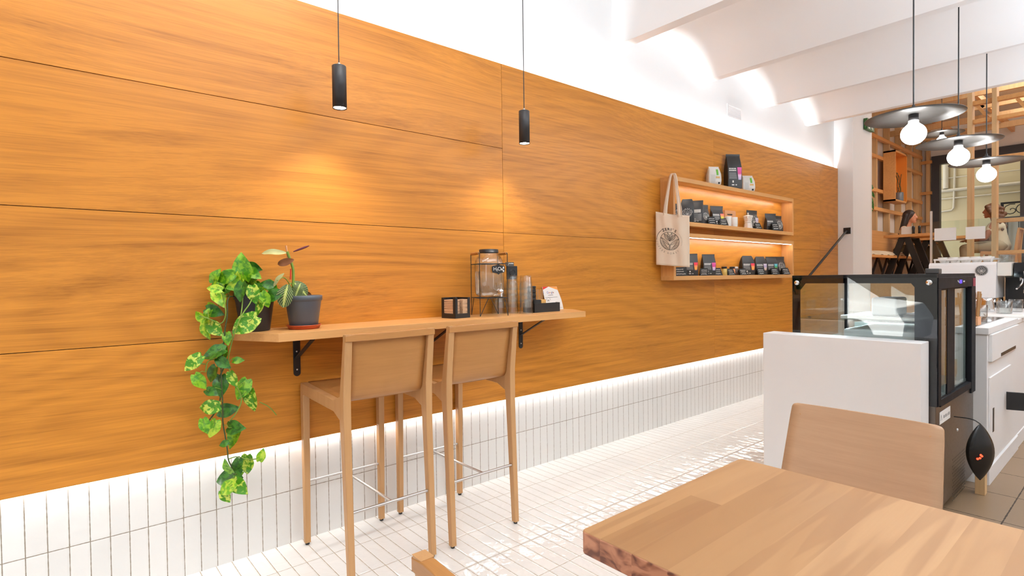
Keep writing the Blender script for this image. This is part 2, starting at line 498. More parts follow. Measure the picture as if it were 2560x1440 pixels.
M['kraft'] = plain('kraft_board', srgb(196, 140, 98), 0.8, var=0.04, nscale=30)
M['paper'] = plain('white_paper', (0.76, 0.74, 0.71), 0.7, var=0.02)
M['napkin'] = plain('recycled_napkin_paper', srgb(206, 168, 132), 0.95, var=0.06, nscale=40)
M['ceramic'] = plain('white_ceramic', (0.80, 0.78, 0.74), 0.15, var=0.01)
M['cork'] = plain('cork_block', srgb(206, 160, 92), 0.9, var=0.12, nscale=120)
M['cushion'] = plain('linen_cushion', srgb(200, 184, 158), 0.95, var=0.04, bump=0.3, bscale=200)
M['leather'] = plain('brown_leather', srgb(110, 62, 34), 0.5, var=0.1)
M['pane'] = pane('clear_sheet_glass')
M['pane_case'] = pane('display_case_glass', (0.92, 0.96, 0.96), 1.3)
M['glass'] = pane('drinking_glass', (0.965, 0.975, 0.97), 1.6)
M['jar_glass'] = pane('jar_glass', (0.975, 0.985, 0.98), 1.6)
M['bulb'] = emit('lit_opal_bulb', (1.0, 0.99, 0.97), 14.0)
M['spot_lens'] = emit('lit_spot_lens', (1.0, 0.97, 0.92), 25.0)
M['led'] = emit('lit_led_tape', (1.0, 0.97, 0.92), 9.0)
# ------------------------------------------------------------------ the room itself
def struct(name, mb, mat, **k):
    return tag(mb.build(name, mat, None, **k), kind='structure')

XL, XR = -2.60, 7.04           # shop front plane, edge of the raised back room
PF = 1.15                      # floor height of the back room
# walls
struct('wall_left', MB().box(XL - 0.1, XR, 0.006, 0.22, -0.1, 3.80), M['plaster'])
struct('baseboard_left', MB().box(XL, 6.40, 0.0, 0.006, 0.0, 0.57), M['tile_wall'])
struct('wall_pier', MB().box(6.40, XR, -0.212, 0.006, 0.0, 3.80), M['plaster'])
struct('wall_right', MB().box(XL - 0.1, 13.2, -6.2, -6.0, -0.1, 4.6), M['plaster'])
# floors
struct('floor', MB().box(XL, 6.40, -1.93, 0.0, -0.1, 0.0), M['tile_floor'])
struct('floor_rear', MB().box(XL, XR, -6.0, -1.93, -0.1, 0.0).box(6.40, XR, -1.93, -0.212, -0.1, 0.0), M['tile_brown'])
struct('floor_back_room', MB().box(XR, 13.2, -6.0, 0.75, -0.1, PF), M['oak'])
# ceiling: high flat bay, beams and brick vaults running away from the wall
def vault_profile():
    pts = [(XL, 3.62), (1.966, 3.62), (1.966, 3.035), (2.063, 3.035)]
    for a, b in ((2.063, 3.200), (3.282, 4.406), (4.451, 5.506)):
        h = (b - a) / 2; rise = 0.222; rad = (h * h + rise * rise) / (2 * rise); cxm = (a + b) / 2; zc = 3.035 + rise - rad
        th = math.asin(h / rad)
        for k in range(1, 24):
            t = -th + 2 * th * k / 24
            pts.append((cxm + rad * math.sin(t), zc + rad * math.cos(t)))
        pts += [(b, 3.035)]
        pts.append({3.200: (3.282, 3.035), 4.406: (4.451, 3.035), 5.506: (5.586, 3.035)}[b])
    pts += [(5.586, 3.80), (XR + 0.1, 3.80), (XR + 0.1, 3.95), (XL, 3.95)]
    return pts
prof = vault_profile()
cm = MB()
n = len(prof)
cm.add([(x, -6.0, z) for x, z in prof] + [(x, 0.006, z) for x, z in prof],
       [(i, (i + 1) % n, n + (i + 1) % n, n + i) for i in range(n)])
ce = struct('ceiling', cm, M['plaster'])
for p in ce.data.polygons: p.use_smooth = True
ce.data.set_sharp_from_angle(angle=R(25))

# oak cladding, one board per sheet
sheets = [(XL + 0.02, 0.8245, a, b) for a, b in ((0.501, 1.0235), (1.0262, 1.5592), (1.5618, 2.0888), (2.0914, 2.6207))]
for x0, x1 in ((0.8265, 3.3595), (3.3605, 5.8205), (5.8215, 6.3985)):
    sheets += [(x0, x1, 0.501, 1.5592), (x0, x1, 1.5612, 2.6207)]
for i, (x0, x1, z0, z1) in enumerate(sheets):
    struct('trim_%d' % (i + 1), MB().box(x0, x1, -0.039, -0.021, z0, z1), M['panel'], bevel=0.0006, seg=1)
struct('trim_13', MB().box(XL + 0.03, 6.39, -0.0205, -0.0175, 0.56, 2.56), M['black_plastic'])

# shop front behind the camera
sf = MB()
sf.box(XL - 0.12, XL, -6.0, -5.6, 0, 3.8).box(XL - 0.12, XL, -5.6, 0.006, 3.05, 3.8).box(XL - 0.12, XL, -5.6, 0.006, -0.1, 0.14)
struct('wall_front', sf, M['plaster'])
wf = MB()
for y in (-5.58, -4.2, -2.75, -1.25, -0.03): wf.box(XL - 0.08, XL - 0.02, y - 0.025, y + 0.025, 0.14, 3.05)
wf.box(XL - 0.08, XL - 0.02, -5.6, 0.0, 0.14, 0.20).box(XL - 0.08, XL - 0.02, -5.6, 0.0, 2.99, 3.05)
struct('window_1', wf, M['black_metal'])

# back room
struct('wall_back_room_left', MB().box(XR, 13.2, 0.66, 0.8, PF, 4.6), M['plaster_cream'])
struct('ceiling_back_room', MB().box(XR + 0.1, 13.4, -6.0, 0.8, 4.35, 4.6), M['plaster_cream'])
WX = 13.0
wb = MB()
wb.box(WX, WX + 0.2, 0.40, 0.8, PF, 4.6).box(WX, WX + 0.2, -6.0, -1.02, PF, 4.6).box(WX, WX + 0.2, -1.02, 0.40, 3.70, 4.6)
struct('wall_back', wb, M['plaster_cream'])
wf = MB()
wf.box(WX - 0.05, WX + 0.1, 0.28, 0.42, PF, 3.72).box(WX - 0.05, WX + 0.1, -1.06, -0.97, PF, 3.72).box(WX - 0.05, WX + 0.1, -0.97, 0.28, 3.54, 3.72)
struct('window_2', wf, plain('slate_window_frame', srgb(62, 64, 70), 0.5))
struct('wall_pier_edge', MB().box(XR, XR + 0.1, -0.20, 0.8, 0.0, 4.6), M['plaster_cream'])

# air grille on the upper wall
g = thing('air_grille', 'small white slatted air grille high on the plaster wall above the cladding', 'vent', (3.834, 0.006, 2.878))
MB().box(-0.142, 0.142, -0.002, 0, -0.062, 0.062).build('backing', M['white_paint'], g)
gm = MB()
gm.box(-0.142, 0.142, -0.005, -0.002, 0.050, 0.062).box(-0.142, 0.142, -0.005, -0.002, -0.062, -0.050).box(-0.142, -0.130, -0.005, -0.002, -0.05, 0.05).box(0.130, 0.142, -0.005, -0.002, -0.05, 0.05)
gm.build('frame', M['white_paint'], g)
gm = MB()
for k in range(7): gm.box(-0.13, 0.13, -0.0035, -0.002, -0.045 + k * 0.014, -0.040 + k * 0.014)
gm.build('slats', M['white_paint'], g)

# lit tape lights hidden behind the cladding
t = thing('led_tape', 'lit LED tape behind the lower edge of the wood cladding, over the white tiles', 'light strip', (0, 0, 0))
MB().box(XL + 0.1, 6.3, -0.0195, -0.006, 0.506, 0.510).build('tape', M['white_paint'], t)
t = thing('led_tape', 'lit LED tape behind the upper edge of the wood cladding, washing the plaster', 'light strip', (0, 0, 0))
MB().box(XL + 0.1, 6.3, -0.0195, -0.006, 2.565, 2.570).build('tape', M['white_paint'], t)

# street outside, seen mirrored in the display case
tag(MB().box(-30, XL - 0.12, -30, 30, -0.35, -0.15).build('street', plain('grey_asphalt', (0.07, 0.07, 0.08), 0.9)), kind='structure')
tag(MB().box(-15.2, -15, -20, 20, -0.2, 9).build('wall_opposite', plain('dark_house_render', (0.06, 0.055, 0.05), 0.9)), kind='structure')  # colour kept near black so the case mirrors little light from it
car = thing('car', 'white car parked in the street, mirrored in the display case glass', 'car', (-6.2, 2.1, -0.15))
side = [(-2.1, 0.25), (-2.15, 0.6), (-2.0, 0.86), (-1.3, 0.95), (-0.75, 1.38), (0.75, 1.44), (1.55, 1.12), (2.0, 1.0), (2.12, 0.7), (2.1, 0.25)]
secs = []
for x, k in ((-0.86, 0.93), (-0.80, 1.0), (0.80, 1.0), (0.86, 0.93)):
    secs.append([(x * (0.80 if z > 1.2 else 1.0), y * (1.0 if k == 1.0 else 0.985), 0.25 + (z - 0.25) * (1.0 if k == 1.0 else 0.96)) for y, z in side])
MB().sections(secs).build('body', plain('white_car_paint', (0.85, 0.86, 0.87), 0.25), car, bevel=0.04, seg=2)
wm = MB()
for q in ([(-1.15, 1.0), (-0.68, 1.33), (-0.05, 1.38), (-0.05, 1.02)], [(0.03, 1.02), (0.03, 1.38), (0.72, 1.39), (1.30, 1.12), (1.30, 1.05)]):
    n = len(q)
    wm.add([(0.80, y, z) for y, z in q] + [(0.845 - 0.20 * (1 if z > 1.2 else 0), y, z) for y, z in q], [tuple(range(n, 2 * n)), tuple(reversed(range(n)))] + [(i, (i + 1) % n, n + (i + 1) % n, n + i) for i in range(n)])
wm.build('side_window', M['black_gloss'], car)
for y in (-1.35, 1.35):
    w = MB(); w.lathe([(0.0, -0.1), (0.30, -0.1), (0.32, -0.06), (0.32, 0.06), (0.30, 0.1), (0.0, 0.1)], (0, 0, 0), 24)
    for i, v in enumerate(w.v): w.v[i] = Vector((0.80 + v.z, y + v.x, 0.32 + v.y))
    w.build('wheel', M['black_plastic'], car)
MB().box(0.855, 0.875, 1.98, 2.06, 0.66, 0.78).build('tail_lamp', plain('red_lamp_glass', (0.5, 0.02, 0.02), 0.3), car)
# ------------------------------------------------------------------ bar counter on the wall
CZ = 1.055
bc = thing('bar_counter', 'long oak wall counter with a cut corner on black steel brackets', 'counter', (0, 0, 0))
def counter_outline():
    front = -0.355
    raw = [(-0.770, -0.0395), (-0.770, -0.135), (-0.652, front), (1.235, front), (1.352, -0.135), (1.352, -0.0395)]
    out = []
    for i, p in enumerate(raw):
        if i in (1, 4):
            a = Vector(raw[i - 1]).lerp(Vector(p), 1 - 0.022 / (Vector(raw[i - 1]) - Vector(p)).length)
            b = Vector(p).lerp(Vector(raw[i + 1]), 0.022 / (Vector(raw[i + 1]) - Vector(p)).length)
            for k in range(6):
                t = k / 5
                q = (1 - t) ** 2 * a + 2 * t * (1 - t) * Vector(p) + t * t * b
                out.append((q.x, q.y))
        else: out.append(p)
    return out
MB().prism(counter_outline(), CZ - 0.0355, CZ).build('worktop', M['oak'], bc, bevel=0.0012, seg=1)
for bx in (-0.473, 0.262, 0.957):
    b = MB()
    h = 0.0165
    prof = [(-h, CZ - 0.036), (h, CZ - 0.036), (h, 0.832)] + [(h * math.cos(a), 0.832 + h * math.sin(a)) for a in [-PI * k / 10 for k in range(1, 10)]] + [(-h, 0.832)]
    b.add([(bx + x, -0.0395, z) for x, z in prof] + [(bx + x, -0.0445, z) for x, z in prof],
          [tuple(range(len(prof))), tuple(reversed(range(len(prof), 2 * len(prof))))] + [(i, (i + 1) % len(prof), len(prof) + (i + 1) % len(prof), len(prof) + i) for i in range(len(prof))])
    b.box(bx - h, bx + h, -0.300, -0.0395, CZ - 0.0405, CZ - 0.0357)
    b.bar((bx, -0.047, 0.905), (bx, -0.262, CZ - 0.043), 0.020, 0.006, up=(0, 1, 1))
    bo = b.build('bracket', M['black_metal'], bc, bevel=0.0008, seg=1)
    for z in (0.848, 0.935):
        s = MB()
        c = MB().lathe([(0.0, 0.0028), (0.003, 0.0024), (0.0045, 0.0)], (0, 0, 0), 10)
        s.add([(bx + v.x, -0.0445 - v.z, z + v.y) for v in c.v], c.f, True)
        s.build('screw', M['steel'], bo)

# ------------------------------------------------------------------ stools and chairs
def seat_furniture(name, label, cat, loc, rz, seat_h, back_h, w, rungs, dep=0.505, group=None, solid_back=False):
    """timber seat with a ply shell; local +Y is the front. Origin between the feet."""
    t = thing(name, label, cat, loc, rz, group)
    hw = w / 2; hy = dep / 2
    sh = seat_h
    for s in (-1, 1):
        x = s * (hw - 0.0165)
        # rear leg runs up into the upright of the back
        lv = [(0.012, -hy, 0.0135, 0.0150), (sh - 0.16, -hy + 0.027, 0.0165, 0.0200), (sh - 0.06, -hy + 0.031, 0.0170, 0.0240), (sh - 0.02, -hy + 0.032, 0.0170, 0.0250),
              (sh + 0.03, -hy + 0.026, 0.0170, 0.0200), (back_h - 0.10, -hy + 0.004, 0.0165, 0.0150), (back_h, -hy - 0.010, 0.0160, 0.0135)]
        secs = [[(x - a, y - b, z), (x + a, y - b, z), (x + a, y + b, z), (x - a, y + b, z)] for z, y, a, b in lv]
        MB().sections(secs).build('leg', M['beech'], t, bevel=0.004, seg=2)
        lv = [(0.012, hy, 0.0135, 0.0145), (sh - 0.10, hy - 0.006, 0.0165, 0.0190), (sh - 0.02, hy - 0.006, 0.0165, 0.0195), (sh + 0.012, hy - 0.008, 0.0160, 0.0165)]
        secs = [[(x - a, y - b, z), (x + a, y - b, z), (x + a, y + b, z), (x - a, y + b, z)] for z, y, a, b in lv]
        MB().sections(secs).build('leg', M['beech'], t, bevel=0.005, seg=2)
        # side rail, sloping to the back
        y0, y1 = -hy + 0.045, hy - 0.020
        secs = []
        for k in range(7):
            f = k / 6; y = y0 + (y1 - y0) * f
            top = sh - 0.010 + 0.022 * f + (0.030 * (1 - f * 6) ** 2 if f < 1 / 6 else 0)
            bot = sh - 0.058 + 0.016 * f - (0.028 * (1 - f * 6) ** 2 if f < 1 / 6 else 0)
            secs.append([(x - 0.0155, y, bot), (x + 0.0155, y, bot), (x + 0.0155, y, top), (x - 0.0155, y, top)])
        MB().sections(secs).build('side_rail', M['beech'], t, bevel=0.003, seg=2)
        for y in (-hy, hy):
            MB().lathe([(0.0, 0.0), (0.0095, 0.0), (0.0105, 0.006), (0.0105, 0.013), (0.0, 0.013)], (x, y, 0), 14).build('glide', M['black_plastic'], t)
    xi = hw - 0.033
    # seat board
    def seat(u, v):
        y = -hy + 0.075 + (dep - 0.075 - 0.004) * v
        z = sh - 0.012 + 0.020 * v - 0.006 * math.sin(PI * v) + 0.006 * (2 * u - 1) ** 2 * (1 - v * 0.6)
        return (-xi + 2 * xi * u, y, z)
    MB().grid(seat, 10, 12).build('seat', M['beech_x'], t, solid=0.012)
    # back shell: curls forward under the back into the seat
    prof = [(-hy + 0.080, sh - 0.010), (-hy + 0.062, sh - 0.006), (-hy + 0.048, sh + 0.004), (-hy + 0.040, sh + 0.020), (-hy + 0.034, sh + 0.06),
            (-hy + 0.020, sh + 0.13), (-hy + 0.008, back_h - 0.075), (-hy + 0.001, back_h - 0.022)]
    pf = [Vector((0, a, b)) for a, b in prof]; pf = chaikin(pf, 2)
    nv = len(pf) - 1
    def back(u, v):
        p = pf[round(v * nv)]
        dip = 0.012 * (1 - (2 * u - 1) ** 2) * min(1, max(0, (p.z - sh) / 0.05))
        return (-xi - 0.003 + 2 * (xi + 0.003) * u, p.y - dip + 0.004, p.z)
    MB().grid(back, 10, nv).build('backrest', M['beech_x'], t, solid=0.011)
    # top rail, gently bowed
    secs = []
    for k in range(11):
        u = -1 + 2 * k / 10; x = u * (hw - 0.0005); dip = 0.010 * (1 - u * u)
        zt = back_h + 0.001 - (0.006 if abs(u) > 0.99 else 0); y = -hy - 0.010 - dip
        secs.append([(x, y - 0.0135, back_h - 0.030), (x, y + 0.0135, back_h - 0.030), (x, y + 0.0135, zt), (x, y - 0.0135, zt)])
    MB().sections(secs).build('top_rail', M['beech_x'], t, bevel=0.003, seg=2)
    if rungs:
        z = 0.306; yr = -hy + 0.010; yf = hy - 0.003
        MB().tube([(-hw + 0.02, yr, z), (hw - 0.02, yr, z)], 0.0068, 12).build('rung', M['steel'], t)
        MB().tube([(-hw + 0.02, yf, z), (hw - 0.02, yf, z)], 0.0060, 12).build('rung', M['steel'], t)
        MB().tube([(0, yr, z), (0, yf, z)], 0.0060, 12).build('rung', M['steel'], t)
    return t

seat_furniture('bar_stool', 'tall light wood bar stool with steel rungs, the one nearer the potted plants', 'bar stool', (-0.253, -0.3175, 0), 0, 0.772, 1.052, 0.424, True, group='bar stools at the wall counter')
seat_furniture('bar_stool', 'tall light wood bar stool with steel rungs, the one below the water jar and glasses', 'bar stool', (0.253, -0.3120, 0), 0, 0.772, 1.052, 0.424, True, group='bar stools at the wall counter')

# ------------------------------------------------------------------ table in the foreground with its chairs
def stave_top(name):
    """butcher block: staves along local X, each of its own tone"""
    t = NT(name); co = t.coords(); s = t.sep(co)
    warp = t.math('MULTIPLY', t.math('SUBTRACT', t.noise(t.mapping(co, (1.2, 3, 3)), 2.0, 1), 0.5), 0.004)
    v = t.math('DIVIDE', t.math('ADD', s[1], warp), 0.078)
    row = t.math('FLOOR', v)
    shift = t.white(t.comb(row, 1.0, 5.0)).outputs['Value']
    u = t.math('ADD', t.math('DIVIDE', s[0], 60.0), t.math('MULTIPLY', shift, 0.9))
    col = t.math('FLOOR', u)
    idc = t.white(t.comb(row, col, 9.0))
    off = t.n('ShaderNodeVectorMath', operation='SCALE'); t.set(off.inputs[0], idc.outputs['Color']); off.inputs['Scale'].default_value = 23.0
    va = t.n('ShaderNodeVectorMath', operation='ADD'); t.set(va.inputs[0], co); t.set(va.inputs[1], off.outputs[0])
    p = va.outputs[0]
    base = t.noise(t.mapping(p, (0.55, 5.5, 5.5)), 1.5, 2.5, 0.45, 0.5)
    ring = t.math('POWER', t.math('MULTIPLY_ADD', t.math('SINE', t.math('MULTIPLY', base, 34.0)), 0.5, 0.5), 2.0)
    heart = t.n('ShaderNodeMapRange', interpolation_type='SMOOTHSTEP')
    t.set(heart.inputs['Value'], t.noise(t.mapping(p, (1.5, 24, 24)), 1.0, 1.5, 0.4, 0.4)); heart.inputs['From Min'].default_value = 0.56; heart.inputs['From Max'].default_value = 0.62
    pores = t.noise(t.mapping(p, (8, 260, 260)), 1.0, 2.0, 0.6)
    tone = t.ramp(idc.outputs['Value'], [(0.0, srgb(182, 141, 98)), (0.35, srgb(166, 123, 79)), (0.7, srgb(174, 132, 88)), (1.0, srgb(154, 111, 69))])
    c = t.mixc(t.math('MULTIPLY', heart.outputs[0], 0.42), tone, (*srgb(140, 96, 58), 1))
    c = t.mixc(t.math('MULTIPLY', ring, 0.22), c, (*srgb(142, 98, 60), 1))
    c = t.mixc(t.math('MULTIPLY', t.math('SUBTRACT', pores, 0.35), 0.35), c, (*srgb(160, 112, 70), 1))
    k = t.n('ShaderNodeMapRange', interpolation_type='SMOOTHSTEP')
    kd = t.noise(t.mapping(co, (4.0, 7.0, 7.0), (3.1, 1.7, 0)), 1.6, 0.5)
    t.set(k.inputs['Value'], kd); k.inputs['From Min'].default_value = 0.80; k.inputs['From Max'].default_value = 0.86
    c = t.mixc(t.math('MULTIPLY', k.outputs[0], 0.8), c, (*srgb(96, 62, 38), 1))
    # end grain on the short sides is darker and shows each stave's rings
    gs = t.sep(t.n('ShaderNodeNewGeometry').outputs['True Normal'])
    endm = t.math('GREATER_THAN', t.math('ABSOLUTE', gs[0]), 0.75)
    er = t.noise(t.mapping(p, (30, 14, 22)), 1.4, 2.0, 0.5, 1.2)
    ec = t.ramp(er, [(0.40, srgb(196, 140, 108)), (0.56, srgb(160, 104, 76)), (0.66, srgb(112, 68, 50))])
    ec = t.mixc(t.math('GREATER_THAN', idc.outputs['Value'], 0.5), (*srgb(196, 142, 112), 1), ec)
    c = t.mixc(endm, c, ec)
    t.principled(c, 0.5, 0.0, t.bump(pores, 0.06, 0.001))
    return t.m
tb = thing('cafe_table', 'thick solid wood table with end grain edge in the right foreground', 'table', (-0.209, -2.545, 0))
def round_rect(hx, hy, r, n=6):
    out = []
    for cx_, cy_, a0 in ((hx - r, hy - r, 0), (-hx + r, hy - r, 90), (-hx + r, -hy + r, 180), (hx - r, -hy + r, 270)):
        for k in range(n + 1):
            a = R(a0 + 90 * k / n); out.append((cx_ + r * math.cos(a), cy_ + r * math.sin(a)))
    return out
MB().prism(round_rect(0.336, 0.600, 0.014), 0.702, 0.750).build('tabletop', stave_top('butcher_block'), tb, bevel=0.004, seg=2)
MB().lathe([(0.0, 0.0), (0.26, 0.0), (0.26, 0.012), (0.035, 0.022), (0.035, 0.675), (0.0, 0.675)], (0, 0, 0), 32).build('pedestal', M['black_metal'], tb)
MB().box(-0.2, 0.2, -0.25, 0.25, 0.675, 0.702).build('top_plate', M['black_metal'], tb)

def ply_chair(label, loc, rz):
    """chair whose back is one smooth sheet of ply in front of the uprights"""
    t = thing('dining_chair', label, 'chair', loc, rz)
    hw = 0.205; hy = 0.235; sh = 0.455; bh = 0.842
    for s in (-1, 1):
        x = s * (hw - 0.020)
        lv = [(0.0, -hy - 0.02, 0.0135, 0.015), (sh - 0.06, -hy + 0.016, 0.0165, 0.020), (sh, -hy + 0.012, 0.0165, 0.020), (bh - 0.03, -hy - 0.055, 0.014, 0.012)]
        MB().sections([[(x - a, y - b, z), (x + a, y - b, z), (x + a, y + b, z), (x - a, y + b, z)] for z, y, a, b in lv]).build('leg', M['beech'], t, bevel=0.004)
        lv = [(0.0, hy, 0.0135, 0.0145), (sh - 0.02, hy - 0.01, 0.0165, 0.019)]
        MB().sections([[(x - a, y - b, z), (x + a, y - b, z), (x + a, y + b, z), (x - a, y + b, z)] for z, y, a, b in lv]).build('leg', M['beech'], t, bevel=0.004)
        MB().box(x - 0.015, x + 0.015, -hy + 0.02, hy - 0.02, sh - 0.055, sh - 0.012).build('side_rail', M['beech'], t, bevel=0.003)
    MB().prism(round_rect(hw, hy, 0.03), sh - 0.012, sh).build('seat', M['beech_x'], t, bevel=0.004)
    # the back: rounded upper corners, leaning
    out = []
    for (cx_, a0) in ((hw - 0.016, 0), (-hw + 0.016, 90)):
        for k in range(7):
            a = R(a0 + 90 * k / 6); out.append((cx_ + 0.016 * math.cos(a), bh - 0.016 + 0.016 * math.sin(a)))
    zb = sh + 0.10
    poly = [(hw + 0.012, zb)] + out + [(-hw - 0.012, zb)]
    def yb(z, x): return -hy + 0.030 - (z - zb) * 0.30 - 0.012 * (1 - (x / hw) ** 2)
    m = MB(); n = len(poly)
    # ruled strips so the sheet can bow
    rows = 14; cols = 12
    def pt(u, v):
        z = zb + (bh - zb) * v
        half = hw + 0.012 * (1 - v)
        d = bh - 0.016
        if z > d: half = hw - 0.016 + math.sqrt(max(0, 0.016 ** 2 - (z - d) ** 2))
        x = -half + 2 * half * u
        return (x, yb(z, x), z)
    vv = [k / 10 * 0.955 for k in range(11)] + [0.955 + 0.045 * k / 6 for k in range(1, 7)]
    vs = [pt(i / cols, v) for v in vv for i in range(cols + 1)]
    fs = [(j * (cols + 1) + i, j * (cols + 1) + i + 1, (j + 1) * (cols + 1) + i + 1, (j + 1) * (cols + 1) + i) for j in range(len(vv) - 1) for i in range(cols)]
    m.add(vs, fs, True)
    m.build('backrest', M['daylit_ply'], t, solid=0.013)
    return t
ply_chair('wood chair with a smooth daylit ply back on the far side of the foreground table', (0.245, -2.126, 0), R(90))
seat_furniture('dining_chair', 'wood framed chair of which only the top back corner shows, at the bottom edge', 'chair', (-0.655, -2.105, 0), R(-90), 0.455, 0.800, 0.436, False, dep=0.46)
# ------------------------------------------------------------------ plants on the counter
def leaf_mat(name, a, b, scale=14.0, lo=0.42, hi=0.58, vein=None):
    t = NT(name); co = t.coords()
    f = t.noise(t.mapping(co, (1, 1, 1)), scale * 3.6, 3.0, 0.6, 0.4)
    c = t.ramp(f, [(lo, a), (hi, b)])
    t.principled(c, 0.34, 0.0, t.bump(t.noise(co, 60, 2), 0.08, 0.002), Subsurface_Weight=0.0)
    return t.m
LM = [leaf_mat('leaf_green', srgb(62, 128, 14), srgb(128, 176, 26)), leaf_mat('leaf_lime', srgb(96, 160, 14), srgb(176, 200, 50)),
      leaf_mat('leaf_dark_green', srgb(34, 84, 16), srgb(64, 122, 26)), leaf_mat('leaf_variegated', srgb(72, 138, 16), srgb(196, 208, 84), lo=0.50, hi=0.58)]
vein_t = NT('prayer_plant_leaf')
_a = vein_t.n('ShaderNodeAttribute'); _a.attribute_name = 'UVMap'
_s = vein_t.sep(_a.outputs['Vector'])
_av = vein_t.math('ABSOLUTE', vein_t.math('SUBTRACT', _s[0], 0.5))
_rib = vein_t.math('LESS_THAN', _av, 0.035)
_diag = vein_t.math('FRACT', vein_t.math('SUBTRACT', vein_t.math('MULTIPLY', _s[1], 8.0), vein_t.math('MULTIPLY', _av, 6.0)))
_vn = vein_t.math('LESS_THAN', _diag, 0.16)
_cen = vein_t.math('LESS_THAN', vein_t.math('ADD', _av, vein_t.math('MULTIPLY', vein_t.noise(vein_t.coords(), 90, 1), 0.10)), 0.15)
_c = vein_t.mixc(_cen, (*srgb(58, 84, 40), 1), (*srgb(150, 168, 66), 1))
_c = vein_t.mixc(vein_t.math('MAXIMUM', _vn, _rib), _c, (*srgb(206, 206, 132), 1))
vein_t.principled(_c, 0.45)
M['prayer'] = vein_t.m
M['leaf_pale'] = plain('pale_leaf_underside', srgb(170, 166, 110), 0.5, var=0.15, nscale=40)
M['leaf_brown'] = plain('dry_brown_leaf', srgb(134, 82, 46), 0.6, var=0.2, nscale=40)
M['leaf_purple'] = plain('purple_rolled_leaf', srgb(112, 52, 66), 0.5, var=0.15, nscale=60)
M['vine'] = plain('green_vine_stem', srgb(112, 140, 46), 0.5, var=0.2, nscale=30)
M['vine_dark'] = plain('dark_vine_stem', srgb(66, 78, 40), 0.6, var=0.2, nscale=30)
VR = Vector((0.7634, -0.6458, 0)); VD = Vector((0.6456, 0.7635, 0)); VZ = Vector((0, 0, 1))

def leaf(mb, c, L, ang, rnd, width=0.74, heart=True, curl=0.12, fold=0.25, uv=None):
    a = R(ang)
    d = (VR * math.cos(a) + VZ * math.sin(a) + VD * rnd.uniform(-0.35, 0.25)).normalized()
    nrm = (-VD + VR * rnd.uniform(-0.55, 0.55) + VZ * rnd.uniform(-0.1, 0.7))
    nrm = (nrm - d * nrm.dot(d)).normalized()
    s = d.cross(nrm)
    N = 10; rows = []
    for i in range(N + 1):
        t = i / N
        if heart: w = (math.sin(PI * min(1, t * 0.93 + 0.07)) ** 0.75) * (1.18 - 0.60 * t) * width * 0.5 * L
        else: w = (math.sin(PI * min(1, max(0, t * 0.96 + 0.02))) ** 0.62) * width * 0.5 * L
        if i == N: w = 0.0005
        rows.append((t, w))
    vs = []; fs = []; uvs = []
    for t, w in rows:
        for j in range(5):
            u = (j - 2) / 2
            back = -0.10 * L * abs(u) if heart and t < 0.12 else 0.0
            p = c + d * ((t - 0.5) * L + back) + s * (u * w) + nrm * (abs(u) * w * fold - curl * L * (t - 0.35) ** 2 * 2.2 + 0.02 * L * math.sin(t * 9 + ang))
            vs.append(p)
            uvs.append(((u + 1) / 2, t))
    for i in range(N):
        for j in range(4):
            fs.append((i * 5 + j, i * 5 + j + 1, (i + 1) * 5 + j + 1, (i + 1) * 5 + j))
    mb.add(vs, fs, True)
    return uvs

def pot(mb, r0, r1, h, rim):
    mb.lathe([(0, 0.0), (r0 - 0.004, 0.0), (r0, 0.004), (r0 + (r1 - r0) * 0.84, h - rim - 0.002), (r1 - 0.002, h - rim), (r1 + 0.002, h - rim + 0.002), (r1 + 0.003, h - 0.002), (r1, h), (r1 - 0.005, h), (r1 - 0.008, h - 0.02), (0, h - 0.022)], (0, 0, 0), 40)
    return mb

